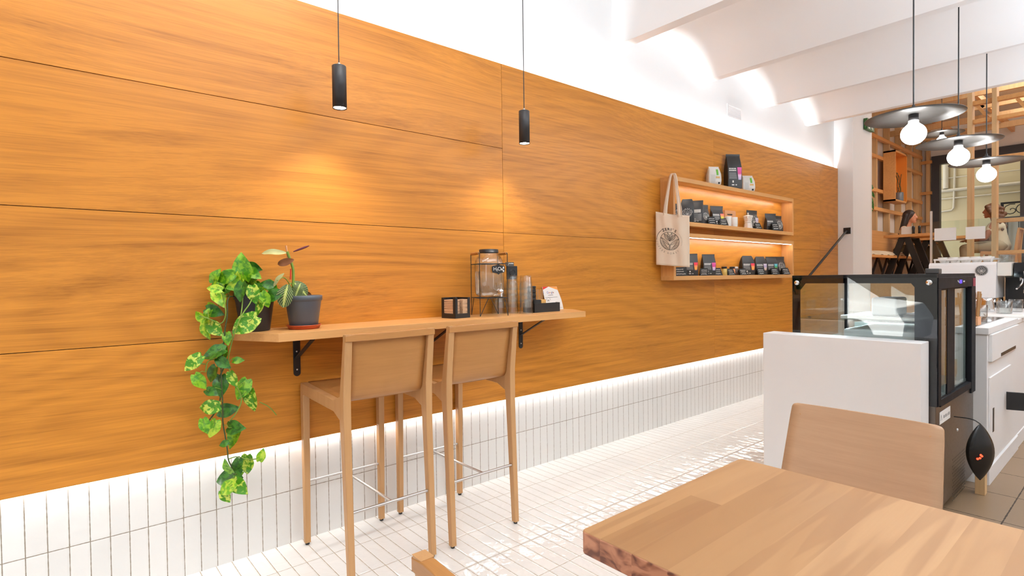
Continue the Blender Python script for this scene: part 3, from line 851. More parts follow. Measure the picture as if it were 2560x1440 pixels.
LEAVES = [(-0.744,-0.19,1.34,0.098,95,'g'),(-0.842,-0.171,1.3,0.057,60,'g'),(-0.86,-0.22,1.246,0.048,170,'y'),(-0.813,-0.092,1.264,0.088,230,'g'),(-0.826,-0.115,1.245,0.062,250,'g'),(-0.825,-0.149,1.201,0.07,310,'y'),(-0.811,-0.183,1.291,0.069,200,'g'),(-0.779,-0.201,1.258,0.061,200,'y'),(-0.764,-0.212,1.286,0.054,100,'y'),(-0.764,-0.235,1.229,0.069,260,'d'),(-0.712,-0.235,1.216,0.066,280,'w'),(-0.646,-0.089,1.233,0.063,300,'g'),(-0.666,-0.235,1.193,0.06,290,'g'),(-0.641,-0.235,1.209,0.067,200,'d'),(-0.69,-0.235,1.159,0.066,245,'w'),(-0.695,-0.177,1.307,0.063,330,'g'),(-0.678,-0.123,1.335,0.057,340,'d'),(-0.762,-0.27,1.093,0.098,215,'w'),(-0.848,-0.098,1.168,0.052,140,'g'),(-0.842,-0.139,1.148,0.064,340,'d'),(-0.875,-0.154,1.13,0.05,250,'g'),(-0.904,-0.159,1.134,0.048,140,'y'),(-0.865,-0.09,1.072,0.076,285,'y'),(-0.842,-0.148,1.074,0.069,320,'w'),(-0.808,-0.19,1.034,0.047,280,'g'),(-0.764,-0.075,1.309,0.06,30,'g'),(-0.798,-0.133,1.237,0.067,215,'d'),(-0.702,-0.08,1.278,0.07,320,'y'),(-0.692,-0.086,1.252,0.061,250,'g'),(-0.757,-0.144,1.308,0.05,150,'g'),(-0.861,-0.179,0.977,0.079,200,'d'),(-0.821,-0.16,0.958,0.063,260,'g'),(-0.936,-0.177,0.944,0.07,225,'w'),(-0.826,-0.204,0.935,0.057,320,'d'),(-0.766,-0.189,0.939,0.038,0,'g'),(-0.858,-0.139,0.882,0.067,240,'d'),(-0.917,-0.216,0.87,0.061,300,'g'),(-0.875,-0.215,0.822,0.049,340,'d'),(-0.83,-0.157,0.831,0.076,275,'d'),(-0.789,-0.192,0.859,0.059,290,'w'),(-0.749,-0.167,0.807,0.077,250,'g'),(-0.713,-0.173,0.754,0.083,275,'w'),(-0.883,-0.186,0.758,0.074,185,'w'),(-0.794,-0.12,0.72,0.074,10,'d'),(-0.9,-0.2,0.683,0.054,285,'g'),(-0.868,-0.179,0.661,0.063,250,'y'),(-0.784,-0.2,0.657,0.074,0,'d'),(-0.785,-0.157,0.605,0.082,250,'g'),(-0.832,-0.192,0.595,0.036,200,'d'),(-0.681,-0.184,0.515,0.046,75,'y'),(-0.731,-0.145,0.47,0.075,265,'w'),(-0.818,-0.188,0.497,0.059,110,'g'),(-0.777,-0.164,0.485,0.052,250,'d'),(-0.806,-0.13,0.428,0.099,195,'d'),(-0.778,-0.21,0.405,0.076,320,'w'),(-0.829,-0.214,0.412,0.07,215,'y'),(-0.829,-0.197,0.373,0.051,300,'w'),(-0.767,-0.143,0.431,0.044,40,'g')]
STEMS = [[(-0.763,-0.13,1.211),(-0.808,-0.2,1.21),(-0.807,-0.2,1.132),(-0.817,-0.19,1.075),(-0.818,-0.17,1.008),(-0.831,-0.17,0.928),(-0.829,-0.17,0.845),(-0.827,-0.17,0.746),(-0.827,-0.16,0.678),(-0.817,-0.16,0.61),(-0.81,-0.16,0.55),(-0.809,-0.16,0.513),(-0.795,-0.17,0.479),(-0.788,-0.17,0.444)],[(-0.689,-0.15,1.235),(-0.729,-0.26,1.188),(-0.768,-0.27,1.141),(-0.8,-0.28,1.072),(-0.801,-0.22,1.011),(-0.809,-0.19,0.944),(-0.8,-0.18,0.892),(-0.775,-0.18,0.831),(-0.75,-0.18,0.769),(-0.776,-0.18,0.715),(-0.803,-0.17,0.68)],[(-0.683,-0.18,0.746),(-0.643,-0.18,0.72),(-0.614,-0.18,0.677)],[(-0.809,-0.16,0.518),(-0.775,-0.16,0.524),(-0.733,-0.17,0.5),(-0.687,-0.17,0.496)],[(-0.818,-0.17,1.017),(-0.848,-0.17,1.003)],[(-0.888,-0.17,0.934),(-0.914,-0.17,0.941)],[(-0.831,-0.17,0.944),(-0.883,-0.18,0.955),(-0.89,-0.18,0.903)],[(-0.778,-0.13,1.212),(-0.82,-0.18,1.214),(-0.814,-0.22,1.142),(-0.83,-0.2,1.093),(-0.87,-0.2,1.12),(-0.912,-0.2,1.138)],[(-0.82,-0.17,0.91),(-0.839,-0.15,0.86),(-0.826,-0.15,0.784),(-0.855,-0.16,0.724),(-0.878,-0.16,0.696)],[(-0.746,-0.2,1.212),(-0.767,-0.25,1.132),(-0.792,-0.27,1.079)],[(-0.737,-0.12,1.236),(-0.729,-0.13,1.295)]]
MST = [[(-0.537,-0.19,1.205),(-0.528,-0.19,1.319),(-0.541,-0.19,1.363),(-0.556,-0.19,1.406)],[(-0.559,-0.185,1.433),(-0.548,-0.185,1.354)],[(-0.543,-0.195,1.328),(-0.546,-0.195,1.28)],[(-0.535,-0.19,1.231),(-0.578,-0.22,1.297),(-0.617,-0.24,1.276)],[(-0.527,-0.19,1.231),(-0.55,-0.21,1.271),(-0.557,-0.22,1.254)]]
MLEAVES = [(-0.595,-0.27,1.208,0.105,255,'s'),(-0.504,-0.2,1.238,0.088,310,'s'),(-0.616,-0.2,1.4,0.101,178,'p'),(-0.492,-0.19,1.421,0.076,20,'r'),(-0.571,-0.21,1.358,0.079,195,'b'),(-0.613,-0.24,1.28,0.075,230,'p'),(-0.465,-0.17,1.219,0.045,330,'b'),(-0.52,-0.21,1.231,0.07,250,'s')]

pc = Vector((-0.680, -0.128, CZ))
p1 = thing('trailing_pothos', 'trailing variegated vine plant in a charcoal pot, hanging off the counter end', 'plant', pc)
pot(MB(), 0.060, 0.083, 0.168, 0.026).build('pot', M['pot_dark'], p1)
MB().lathe([(0, 0.150), (0.075, 0.150)], (0, 0, 0), 24).build('soil', M['soil'], p1)
rnd = random.Random(11)
kinds = {'g': 0, 'y': 1, 'd': 2, 'w': 3}
lm = [MB() for _ in range(4)]
for x, y, z, L, ang, k in LEAVES:
    leaf(lm[kinds[k]], Vector((x, y, z)) - pc, L * 1.22, ang, rnd)
# leaves the crown needs at its back and sides
for q in range(16):
    a = rnd.uniform(0, 2 * PI); rr = rnd.uniform(0.02, 0.085)
    yb = min(0.062, rr * math.sin(a))
    leaf(lm[q % 3], Vector((rr * math.cos(a), yb, rnd.uniform(0.165, 0.225))), rnd.uniform(0.055, 0.075), rnd.uniform(0, 360), rnd)
fol = MB(); mi = []
for i, m_ in enumerate(lm):
    fol.add(m_.v, m_.f, True); mi += [i] * len(m_.f)
fo = fol.build('foliage', LM[0], p1)
for mm in LM[1:]: fo.data.materials.append(mm)
fo.data.polygons.foreach_set('material_index', mi)
sv = MB()
for s_ in STEMS[:1] + STEMS[8:9]: sv.tube([p - pc for p in chaikin(s_, 2)], 0.0030, 6)
sv.build('main_stem', M['vine_dark'], p1)
sv = MB()
for i, s_ in enumerate(STEMS[1:8] + STEMS[9:]): sv.tube([p - pc for p in chaikin(s_, 2)], 0.0024 if i else 0.0028, 6)
# leaf stalks
for x, y, z, L, ang, k in LEAVES:
    a = R(ang); d = VR * math.cos(a) + VZ * math.sin(a)
    b = Vector((x, y, z)) - pc - d * (L * 0.46)
    # nearest point of any stem
    best = None
    for s_ in STEMS:
        for q in chaikin(s_, 1):
            q = q - pc
            if best is None or (q - b).length < (best - b).length: best = q
    if z > 1.20:
        top = Vector((max(-0.05, min(0.05, b.x * 0.5)), max(-0.05, min(0.05, b.y * 0.4)), 0.15))
        if (top - b).length < (best - b).length: best = top
    sv.tube(chaikin([best, best.lerp(b, 0.5) + VZ * 0.012, b, b + d * (L * 0.2)], 1), 0.0015, 5)
sv.build('vines', M['vine'], p1)

pc = Vector((-0.487, -0.187, CZ))
p2 = thing('prayer_plant', 'small striped prayer plant in a slate grey pot on a terracotta saucer', 'plant', pc)
pot(MB(), 0.061, 0.080, 0.146, 0.024).build('pot', M['pot_grey'], p2)
for c_ in p2.children: c_.location.z = 0.006
MB().lathe([(0, 0.0), (0.064, 0.0), (0.068, 0.004), (0.072, 0.014), (0.076, 0.016), (0.076, 0.019), (0.070, 0.019), (0.066, 0.006), (0, 0.005)], (0, 0, 0), 40).build('saucer', M['terracotta'], p2)
MB().lathe([(0, 0.132), (0.071, 0.132)], (0, 0, 0), 24).build('soil', M['soil'], p2)
sm = MB()
sm.tube([p - pc for p in chaikin(MST[0], 2)], [0.0060] * len(chaikin(MST[0], 2)), 8)
for s_ in MST[3:]: sm.tube([p - pc for p in chaikin(s_, 2)], 0.0022, 6)
sm.build('stem', M['vine'], p2)
MB().tube([Vector(p) - pc for p in MST[1]], 0.0042, 8).build('stake', M['kraft'], p2)
MB().tube([Vector(p) - pc for p in MST[2]], 0.0028, 6).build('tie', plain('red_plastic_tie', srgb(206, 44, 28), 0.5), p2)
rnd = random.Random(5)
fol = MB(); mi = []; uvall = []
pm = [M['prayer'], M['leaf_pale'], M['leaf_brown'], M['leaf_purple']]
for x, y, z, L, ang, k in MLEAVES:
    n0 = len(fol.f)
    if k == 'r':
        d = VR * math.cos(R(ang)) + VZ * math.sin(R(ang)); c = Vector((x, y, z)) - pc
        fol.tube([c + d * (L * f) for f in (-0.52, -0.3, 0, 0.3, 0.5)], [0.0022, 0.0042, 0.0052, 0.0045, 0.0016], 8)
        uvall += [(0.5, 0.5)] * (len(fol.v) - len(uvall)); idx = 3
    else:
        w = {'s': 0.66, 'p': 0.30, 'b': 0.42}[k]
        uv = leaf(fol, Vector((x, y, z)) - pc, L, ang, rnd, w, False, 0.10, 0.12 if k == 's' else 0.4)
        uvall += uv; idx = {'s': 0, 'p': 1, 'b': 2}[k]
    mi += [idx] * (len(fol.f) - n0)
fo = fol.build('foliage', pm[0], p2)
for mm in pm[1:]: fo.data.materials.append(mm)
fo.data.polygons.foreach_set('material_index', mi)
uvl = fo.data.uv_layers.new(name='UVMap')
for lp in fo.data.loops: uvl.data[lp.index].uv = uvall[lp.vertex_index]

# ------------------------------------------------------------------ napkin holder
nh = thing('napkin_holder', 'black metal corner napkin holder on the wall counter', 'napkin holder', (0.365, -0.170, CZ), R(8))
h = 0.0563; H = 0.114
m = MB()
m.box(-h, h, -h, h, 0.0, 0.003)
def window_wall(m, axis, s):
    def bx(a0, a1, z0, z1):
        if axis == 0: m.box(*sorted((s * h, s * (h - 0.003))), a0, a1, z0, z1)
        else: m.box(a0, a1, *sorted((s * h, s * (h - 0.003))), z0, z1)
    bx(-h, -h + 0.018, 0.003, H); bx(h - 0.018, h, 0.003, H); bx(-h + 0.018, h - 0.018, 0.003, 0.026)
for ax, s in ((0, -1), (1, -1)): window_wall(m, ax, s)
m.box(h - 0.003, h, -h + 0.003, h, 0.003, H).box(-h + 0.003, h - 0.003, h - 0.003, h, 0.003, H)
m.bar((-h + 0.006, -h + 0.006, 0.08), (h - 0.004, h - 0.004, 0.08), 0.002, 0.070)
m.build('holder', M['black_metal'], nh)
# two stacks of napkins (sheets nobody could count)
def napkins(label, boxes, seed):
    rn = random.Random(seed); m = MB()
    for k in range(20):
        z = 0.004 + k * 0.0050
        j = rn.uniform(-0.0012, 0.0012)
        x0, x1, y0, y1 = boxes
        m.box(x0 + j, x1 + j * 0.5, y0 - j, y1 + j, z, z + 0.0030 + rn.uniform(0, 0.0018))
    o = m.build('napkin_stack', M['napkin'], None)
    o.location = (0.365, -0.170, CZ); o.rotation_euler = (0, 0, R(8))
    return tag(o, label, 'napkins', 'napkins in the holder', 'stuff')
napkins('folded brown paper napkins in the left opening of the black holder', (-0.0525, -0.002, -0.034, 0.040), 1)
napkins('folded brown paper napkins in the right opening of the black holder', (0.003, 0.042, -0.0525, -0.006), 2)

# ------------------------------------------------------------------ water jar in its wire stand
WC = Vector((0.592, -0.185, CZ)); WA = R(-19.3); ws = 0.084
st = thing('wire_stand', 'black wire stand with wooden grips carrying the water jar', 'stand', WC, WA)
cn = [(-ws, -ws), (ws, -ws), (ws, ws), (-ws, ws)]
m = MB()
for zz in (0.106, 0.302):
    m.tube([(x, y, zz) for x, y in cn], 0.0022, 8, closed=True)
for i, (x, y) in enumerate(cn):
    m.tube([(x, y, 0.003), (x, y, 0.36)], 0.0022, 8)
    nx, ny = cn[(i + 1) % 4]
    m.tube([(x, y, 0.0024), (x + (nx - x) * 0.30, y + (ny - y) * 0.30, 0.106)], 0.0020, 8)
for x in (-ws, ws):
    m.tube([(x, -ws, 0.355), (x, -ws + 0.006, 0.362), (x, ws - 0.006, 0.362), (x, ws, 0.355)], 0.0022, 8)
m.bar((-ws, 0, 0.106), (ws, 0, 0.106), 0.004, 0.004).bar((0, -ws, 0.106), (0, ws, 0.106), 0.004, 0.004)
m.build('wire_frame', M['black_metal'], st)
for x in (-ws, ws):
    MB().tube([(x, -ws + 0.012, 0.362), (x, -ws + 0.018, 0.362), (x, ws - 0.018, 0.362), (x, ws - 0.012, 0.362)], [0.006, 0.0085, 0.0085, 0.006], 14).build('grip', M['beech_x'], st)
wj = thing('drink_dispenser', 'glass water jar with black lid, steel tap and chalk tag reading H2O', 'water dispenser', WC + Vector((0, 0, 0.109)), WA)
def squircle(r, z, n=40, p=3.2):
    out = []
    for k in range(n):
        a = 2 * PI * k / n; c, s = math.cos(a), math.sin(a)
        q = (abs(c) ** p + abs(s) ** p) ** (-1 / p)
        out.append((r * q * c, r * q * s, z))
    return out
def ring_loft(prof, n=40):
    return [squircle(r, z, n, p) for r, z, p in prof]
outer = [(0.040, 0.000, 2.2), (0.062, 0.004, 2.6), (0.074, 0.016, 3.0), (0.0785, 0.036, 3.4), (0.079, 0.10, 3.4), (0.079, 0.185, 3.4), (0.0765, 0.212, 3.0), (0.068, 0.234, 2.5), (0.058, 0.244, 2.1), (0.0525, 0.250, 2.0), (0.0525, 0.274, 2.0)]
inner = [(0.0495, 0.274, 2.0), (0.0495, 0.252, 2.0), (0.055, 0.241, 2.1), (0.065, 0.231, 2.5), (0.0735, 0.210, 3.0), (0.076, 0.185, 3.4), (0.076, 0.10, 3.4), (0.0755, 0.038, 3.4), (0.071, 0.019, 3.0), (0.058, 0.008, 2.6), (0.030, 0.006, 2.2)]
MB().sections(ring_loft(outer + inner), smooth=True).build('jar', M['jar_glass'], wj)
wat = [(0.030, 0.0065, 2.2), (0.0575, 0.0085, 2.6), (0.0705, 0.0195, 3.0), (0.075, 0.0385, 3.4), (0.0755, 0.10, 3.4), (0.0755, 0.150, 3.4)]
MB().sections(ring_loft(wat), smooth=True).build('water', glass('drinking_water', (0.97, 0.99, 0.985), 1.33), wj)
MB().lathe([(0, 0.278), (0.0545, 0.278), (0.0565, 0.276), (0.0565, 0.262), (0.0575, 0.262), (0.0575, 0.258), (0.0540, 0.258), (0.0540, 0.275), (0, 0.2755)], (0, 0, 0), 40).build('lid', M['black_plastic'], wj)
tc = Vector((0.026, -0.0920, 0.161))
tgm = MB()
half = [(0.0, 0.029), (0.010, 0.023), (0.022, 0.021), (0.030, 0.020), (0.036, 0.018), (0.039, 0.010), (0.040, 0.0), (0.039, -0.010), (0.036, -0.018), (0.030, -0.020), (0.022, -0.021), (0.010, -0.024), (0.0, -0.031)]
poly = half + [(-x, y) for x, y in reversed(half[1:-1])]
Mt = frame(tc, (1, 0, 0), (0, 0, 1))
tgm.prism([(x, y) for x, y in poly], -0.0015, 0.0, Mt)
tag_o = tgm.build('chalk_tag', M['chalk_card'], wj)
m = MB()
add_text(m, 'H', 0.030, frame(tc + Vector((-0.021, -0.0004, 0.001)), (1, 0, 0), (0, 0, 1)))
add_text(m, '2', 0.017, frame(tc + Vector((-0.008, -0.0004, -0.006)), (1, 0, 0), (0, 0, 1)))
add_text(m, 'O', 0.030, frame(tc + Vector((0.006, -0.0004, 0.001)), (1, 0, 0), (0, 0, 1)))
for dx, dz, s_ in ((0.0215, -0.001, 0.9), (0.0305, 0.009, 1.0), (0.0305, -0.009, 1.0)):
    pr = [(0.0045 * s_ * math.sin(a) * (1 if math.cos(a) < 0 else 1 - 0.75 * math.cos(a) ** 1.2), 0.0075 * s_ * math.cos(a)) for a in [2 * PI * k / 18 for k in range(18)]]
    m.add([Mt @ Vector((dx + x, dz + y, 0.0004)) for x, y in pr], [tuple(range(18))])
m.build('chalk_letters', M['white_ink'], tag_o)
m = MB()
yT = -0.0790
def ylathe(prof, c, seg=16):
    q = MB().lathe(prof, (0, 0, 0), seg)
    return [(c[0] + v.x, c[1] - v.z, c[2] + v.y) for v in q.v], q.f
for prof, c in (([(0, -0.004), (0.016, -0.004), (0.017, 0.004), (0.010, 0.008), (0.0085, 0.030), (0, 0.032)], (0.034, yT, 0.034)), ([(0, 0.018), (0.013, 0.020), (0.015, 0.030), (0.012, 0.040), (0, 0.043)], (0.034, yT, 0.034))):
    vs, fs = ylathe(prof, c); m.add(vs, fs, True)
m.tube([(0.034, yT - 0.03, 0.034), (0.034, yT - 0.034, 0.022), (0.034, yT - 0.036, 0.004)], 0.0075, 12)
m.tube([(0.034, yT - 0.03, 0.044), (0.034, yT - 0.031, 0.062), (0.030, yT - 0.034, 0.080)], [0.0045, 0.0035, 0.006], 10)
m.build('tap', M['chrome'], wj)

# ------------------------------------------------------------------ stacked tumblers
def tumbler_mesh():
    o = [(0.0415, 0.0), (0.0425, 0.001), (0.0420, 0.004), (0.0335, 0.084), (0.0315, 0.088), (0, 0.089)]
    i = [(0, 0.080), (0.0295, 0.080), (0.0312, 0.076), (0.0395, 0.004), (0.0408, 0.0)]
    return o + i
proto = None
for si, (x, y, where) in enumerate(((0.860, -0.207, 'beside the black tray'), (0.812, -0.128, 'between the other two'), (0.736, -0.088, 'right behind the water jar'))):
    names = ('lowest', 'second from bottom', 'middle', 'second from top', 'topmost')
    for k in range(5):
        lab = 'clear glass tumbler upside down, %s of the stack %s' % (names[k], where)
        z = CZ + 0.0365 * k
        if proto is None:
            proto = MB().lathe(tumbler_mesh(), (0, 0, 0), 32).build('glass_tumbler', M['glass'])
            o = proto
        else:
            o = proto.copy(); COL.objects.link(o)
        o.location = (x + 0.0008 * ((k * 7) % 3 - 1), y, z); o.rotation_euler = (0, 0, k * 0.4)
        tag(o, lab, 'glass', 'stacked tumblers on the counter')

# ------------------------------------------------------------------ black tray and what it holds
tx0, tx1, ty0, ty1 = 0.922, 1.148, -0.212, -0.108
tr = thing('organiser_tray', 'low black tray on the counter holding stirrers and cup lids', 'tray', (0, 0, CZ))
m = MB()
m.box(tx0, tx1, ty0, ty1, 0.0, 0.003).box(tx0, tx1, ty0, ty0 + 0.003, 0.003, 0.058).box(tx0, tx1, ty1 - 0.003, ty1, 0.003, 0.058)
m.box(tx0, tx0 + 0.003, ty0, ty1, 0.003, 0.058).box(tx1 - 0.003, tx1, ty0, ty1, 0.003, 0.058)
m.build('box', M['black_metal'], tr)
for x in (0.990, 1.048): MB().box(x, x + 0.003, ty0 + 0.003, ty1 - 0.003, 0.003, 0.056).build('divider', M['black_metal'], tr)
MB().box(0.926, 0.986, -0.206, -0.152, 0.003, 0.080).build('cup', M['black_plastic'], tr)
lid0 = None
nm = ('lowest', 'second', 'third', 'fourth', 'fifth', 'sixth', 'seventh', 'eighth', 'top')
for k in range(9):
    if lid0 is None:
        lid0 = MB().lathe([(0.0, 0.007), (0.020, 0.007), (0.022, 0.0105), (0.0255, 0.0105), (0.0262, 0.006), (0.0280, 0.005), (0.0285, 0.0), (0.0265, 0.0), (0.0245, 0.0085), (0.0225, 0.0085), (0.0205, 0.005), (0.0, 0.005)], (0, 0, 0), 28).build('cup_lid', M['black_plastic'])
        o = lid0
    else: o = lid0.copy(); COL.objects.link(o)
    o.location = (0.956, -0.152 + 0.002 * math.sin(k * 2.1), CZ + 0.082 + k * 0.0092)
    tag(o, 'black plastic cup lid, %s%s in the stack in the tray' % (nm[k], '' if k in (0, 8) else ' from the bottom'), 'lid', 'black cup lids in the tray')
sp = MB().box(0.928, 0.984, -0.150, -0.114, 0.003, 0.081); sp.build('lid_rest', M['black_plastic'], tr)
rn = random.Random(8); s0 = None
for k in range(12):
    if s0 is None:
        s0 = MB().prism([(-0.0026, 0), (0.0026, 0), (0.0026, 0.138), (0.0, 0.1405), (-0.0026, 0.138)], -0.0006, 0.0006, frame((0, 0, 0), (1, 0, 0), (0, 0, 1))).build('stirrer', M['beech'])
        o = s0
    else: o = s0.copy(); COL.objects.link(o)
    o.location = (1.000 + 0.0036 * k, -0.160 + rn.uniform(-0.012, 0.03), CZ + 0.004)
    o.rotation_euler = (rn.uniform(-0.10, 0.05), (k - 6) * 0.014 + rn.uniform(-0.05, 0.05), rn.uniform(-0.4, 0.4))
    tag(o, 'thin wooden coffee stirrer standing in the black tray', 'stirrer', 'wooden stirrers in the tray')
o = MB().box(-0.019, 0.019, -0.019, 0.019, 0, 0.040).build('cork_block', M['cork'], bevel=0.002)
o.location = (1.010, -0.188, CZ + 0.040); tag(o, 'small tan block at the front of the black tray', 'block')
MB().box(0.994, 1.044, -0.208, -0.176, 0.003, 0.040).build('block_rest', M['black_plastic'], tr)
m = MB(); m.box(-0.042, 0.042, -0.024, 0.024, 0, 0.05)
o = m.build('paper_packet', M['paper'], bevel=0.003); o.location = (1.098, -0.160, CZ + 0.0035); o.rotation_euler = (0, R(-3), R(-4)); o.location.z = CZ + 0.010
tag(o, 'white paper packet lying in the right end of the black tray', 'packet')

# review sign behind the tray
sg = thing('counter_sign', 'white review sign with red and orange top, standing behind the black tray', 'sign', (1.205, -0.078, CZ), 0)
F = frame((0, 0, 0), (1, 0, 0), (0, 0.16, 1))
edge = [(-0.052, 0.0), (0.108, 0.0), (0.106, 0.03), (0.098, 0.07), (0.086, 0.105), (0.074, 0.135), (0.070, 0.158), (-0.064, 0.158), (-0.062, 0.12), (-0.054, 0.06)]
MB().prism(edge, 0.0, 0.004, F).build('board', M['paper'], sg)
MB().box(-0.05, 0.105, 0.0, 0.035, 0.0, 0.003).build('foot', M['paper'], sg)
m = MB(); m.add([F @ Vector((x, y, 0.0044)) for x, y in ((-0.064, 0.158), (-0.063, 0.138), (-0.010, 0.1575))], [(0, 1, 2)])
m.build('red_corner', plain('red_print', srgb(214, 48, 30), 0.6), sg)
m = MB(); m.add([F @ Vector((x, y, 0.0044)) for x, y in ((-0.008, 0.1575), (0.069, 0.1575), (0.0735, 0.134))], [(0, 1, 2)])
m.build('orange_corner', plain('orange_print', srgb(246, 150, 70), 0.6), sg)
m = MB(); m.add([F @ Vector((x, y, 0.0044)) for x, y in ((-0.063, 0.137), (-0.061, 0.112), (-0.058, 0.110))], [(0, 1, 2)])
m.build('blue_corner', plain('blue_print', srgb(60, 90, 190), 0.6), sg)
gc = {'r': plain('red_letter', srgb(200, 60, 50), 0.6), 'b': plain('blue_letter', srgb(70, 90, 170), 0.6), 'y': plain('yellow_letter', srgb(214, 150, 60), 0.6), 'g': plain('green_letter', srgb(70, 130, 80), 0.6)}
for ch, x, c in (('G', -0.024, 'b'), ('o', -0.0095, 'r'), ('o', 0.002, 'y'), ('g', 0.0135, 'b'), ('l', 0.0215, 'g'), ('e', 0.0295, 'r')):
    m = MB(); add_text(m, ch, 0.021, F @ Matrix.Translation((x, 0.118, 0.0046)))
    m.build('letter', gc[c], sg)
m = MB()
for i in range(9): m.box(0, 0, 0, 0, 0, 0)
m = MB()
def strokes(m, F, x0, x1, y, h, seed, z=0.0046, gap=0.25):
    """a line of unreadable small print"""
    r_ = random.Random(seed); x = x0
    while x < x1:
        w = r_.uniform(0.5, 1.6) * h
        m.add([F @ Vector((a, b, z)) for a, b in ((x, y - h / 2), (min(x + w, x1), y - h / 2), (min(x + w, x1), y + h * r_.uniform(0.2, 0.5)), (x, y + h * r_.uniform(0.2, 0.5)))], [(0, 1, 2, 3)])
        x += w + h * gap * r_.uniform(0.5, 2)
    return m
strokes(m, F, -0.022, 0.026, 0.100, 0.0035, 3); strokes(m, F, -0.050, 0.064, 0.085, 0.0028, 4); strokes(m, F, -0.005, 0.03, 0.030, 0.004, 6); strokes(m, F, -0.04, 0.10, 0.012, 0.0016, 9)
for (x, y) in ((-0.042, 0.076), (-0.006, 0.076), (-0.042, 0.042), (-0.006, 0.042)):
    s1 = 1 if x < -0.02 else -1; s2 = -1 if y > 0.06 else 1
    m.add([F @ Vector((x + a * s1, y + b * s2, 0.0046)) for a, b in ((0, 0), (0.009, 0), (0.009, 0.0015), (0.0015, 0.0015), (0.0015, 0.009), (0, 0.009))], [(0, 1, 2, 3, 4, 5)])
ph = [(-0.036 + 0.022 * u, 0.048 + 0.022 * v) for u, v in ((0.1, 0.6), (0.4, 0.95), (0.95, 0.45), (0.9, 0.1), (0.65, 0.0))]
m.tube([F @ Vector((x, y, 0.0046)) for x, y in ph], 0.0008, 5, closed=True)
m.tube([F @ Vector((-0.024 + 0.006 * math.cos(a), 0.061 + 0.006 * math.sin(a), 0.0046)) for a in [2 * PI * k / 14 for k in range(14)]], 0.0006, 5, closed=True)
m.build('print', M['ink'], sg)

# socket plate on the cladding behind the glasses
so = thing('wall_socket', 'black socket plate on the cladding above the stacked glasses', 'socket', (0.887, -0.0392, 1.308))
MB().box(-0.043, 0.043, -0.009, 0, -0.042, 0.042).build('plate', M['black_plastic'], so, bevel=0.003)
m = MB(); vs, fs = ylathe([(0, 0.004), (0.019, 0.004), (0.0205, 0.011), (0.022, 0.011), (0.022, 0.0)], (0.0, -0.001, -0.002), 28); m.add(vs, fs, True)
m.build('socket_well', M['black_gloss'], so)
m = MB()
for x in (-0.008, 0.004):
    vs, fs = ylathe([(0, 0.0006), (0.002, 0.0004)], (x, -0.0055, -0.002), 8); m.add(vs, fs, True)
m.build('contacts', M['steel'], so)
sc = thing('wall_label', 'small grey label fixed on the cladding just above the black socket', 'label', (0.872, -0.0392, 1.3625))
MB().box(-0.034, 0.034, -0.003, 0, -0.012, 0.012).build('card', plain('grey_label_plastic', srgb(74, 68, 64), 0.5), sc)
m = strokes(MB(), frame((0, -0.0035, 0), (1, 0, 0), (0, 0, 1)), -0.006, 0.030, 0.004, 0.006, 5, 0.0)
m.tube([(-0.020 + 0.008 * math.cos(a), -0.0034, 0.0 + 0.008 * math.sin(a)) for a in [2 * PI * k / 16 for k in range(16)]], 0.0007, 5, closed=True)
m.build('print', M['white_ink'], sc)
# ------------------------------------------------------------------ wall shelf: two open boxes
SX0, SX1, SYF = 2.511, 4.772, -0.165
def shelf_box(name, label, z0, z1, zi0, zi1, lip):
    t = thing(name, label, 'shelf', (0, 0, 0), 0, 'box shelves on the cladding')
    MB().box(SX0, SX1, SYF, -0.0395, zi1, z1).build('top_board', M['oak'], t, bevel=0.001, seg=1)
    MB().box(SX0, SX1, SYF, -0.0395, z0, zi0).build('bottom_board', M['oak'], t, bevel=0.001, seg=1)
    MB().box(SX0, SX0 + 0.030, SYF, -0.0395, zi0, zi1).build('side_board', M['panel_v'], t, bevel=0.001, seg=1)
    MB().box(SX1 - 0.026, SX1, SYF, -0.0395, zi0, zi1).build('side_board', M['panel_v'], t, bevel=0.001, seg=1)
    MB().box(SX0 + 0.03, SX1 - 0.026, -0.047, -0.0395, zi0, zi1).build('back_board', M['panel'], t)
    if lip == 0: MB().box(SX0 + 0.05, SX1 - 0.04, SYF + 0.008 + lip, SYF + 0.014 + lip, zi1 - 0.0045, zi1 - 0.0005).build('led_tape', M['led'], t)
    return t
shelf_box('box_shelf', 'upper oak box shelf, lit inside, with the cream moka pot and coffee bags', 1.690, 2.085, 1.725, 2.050, 0.010)
shelf_box('box_shelf', 'lower oak box shelf with a bright LED line under its top board', 1.236, 1.629, 1.271, 1.594, 0.0)
area_lamp('upper_shelf_tape', ((SX0 + SX1) / 2, SYF + 0.022, 2.044), (0, 0.45, -1), 2.15, 0.008, 1.5, (1.0, 0.93, 0.84))
area_lamp('lower_shelf_tape', ((SX0 + SX1) / 2, SYF + 0.020, 1.588), (0, 0.45, -1), 2.15, 0.008, 1.6, (1.0, 0.93, 0.84))

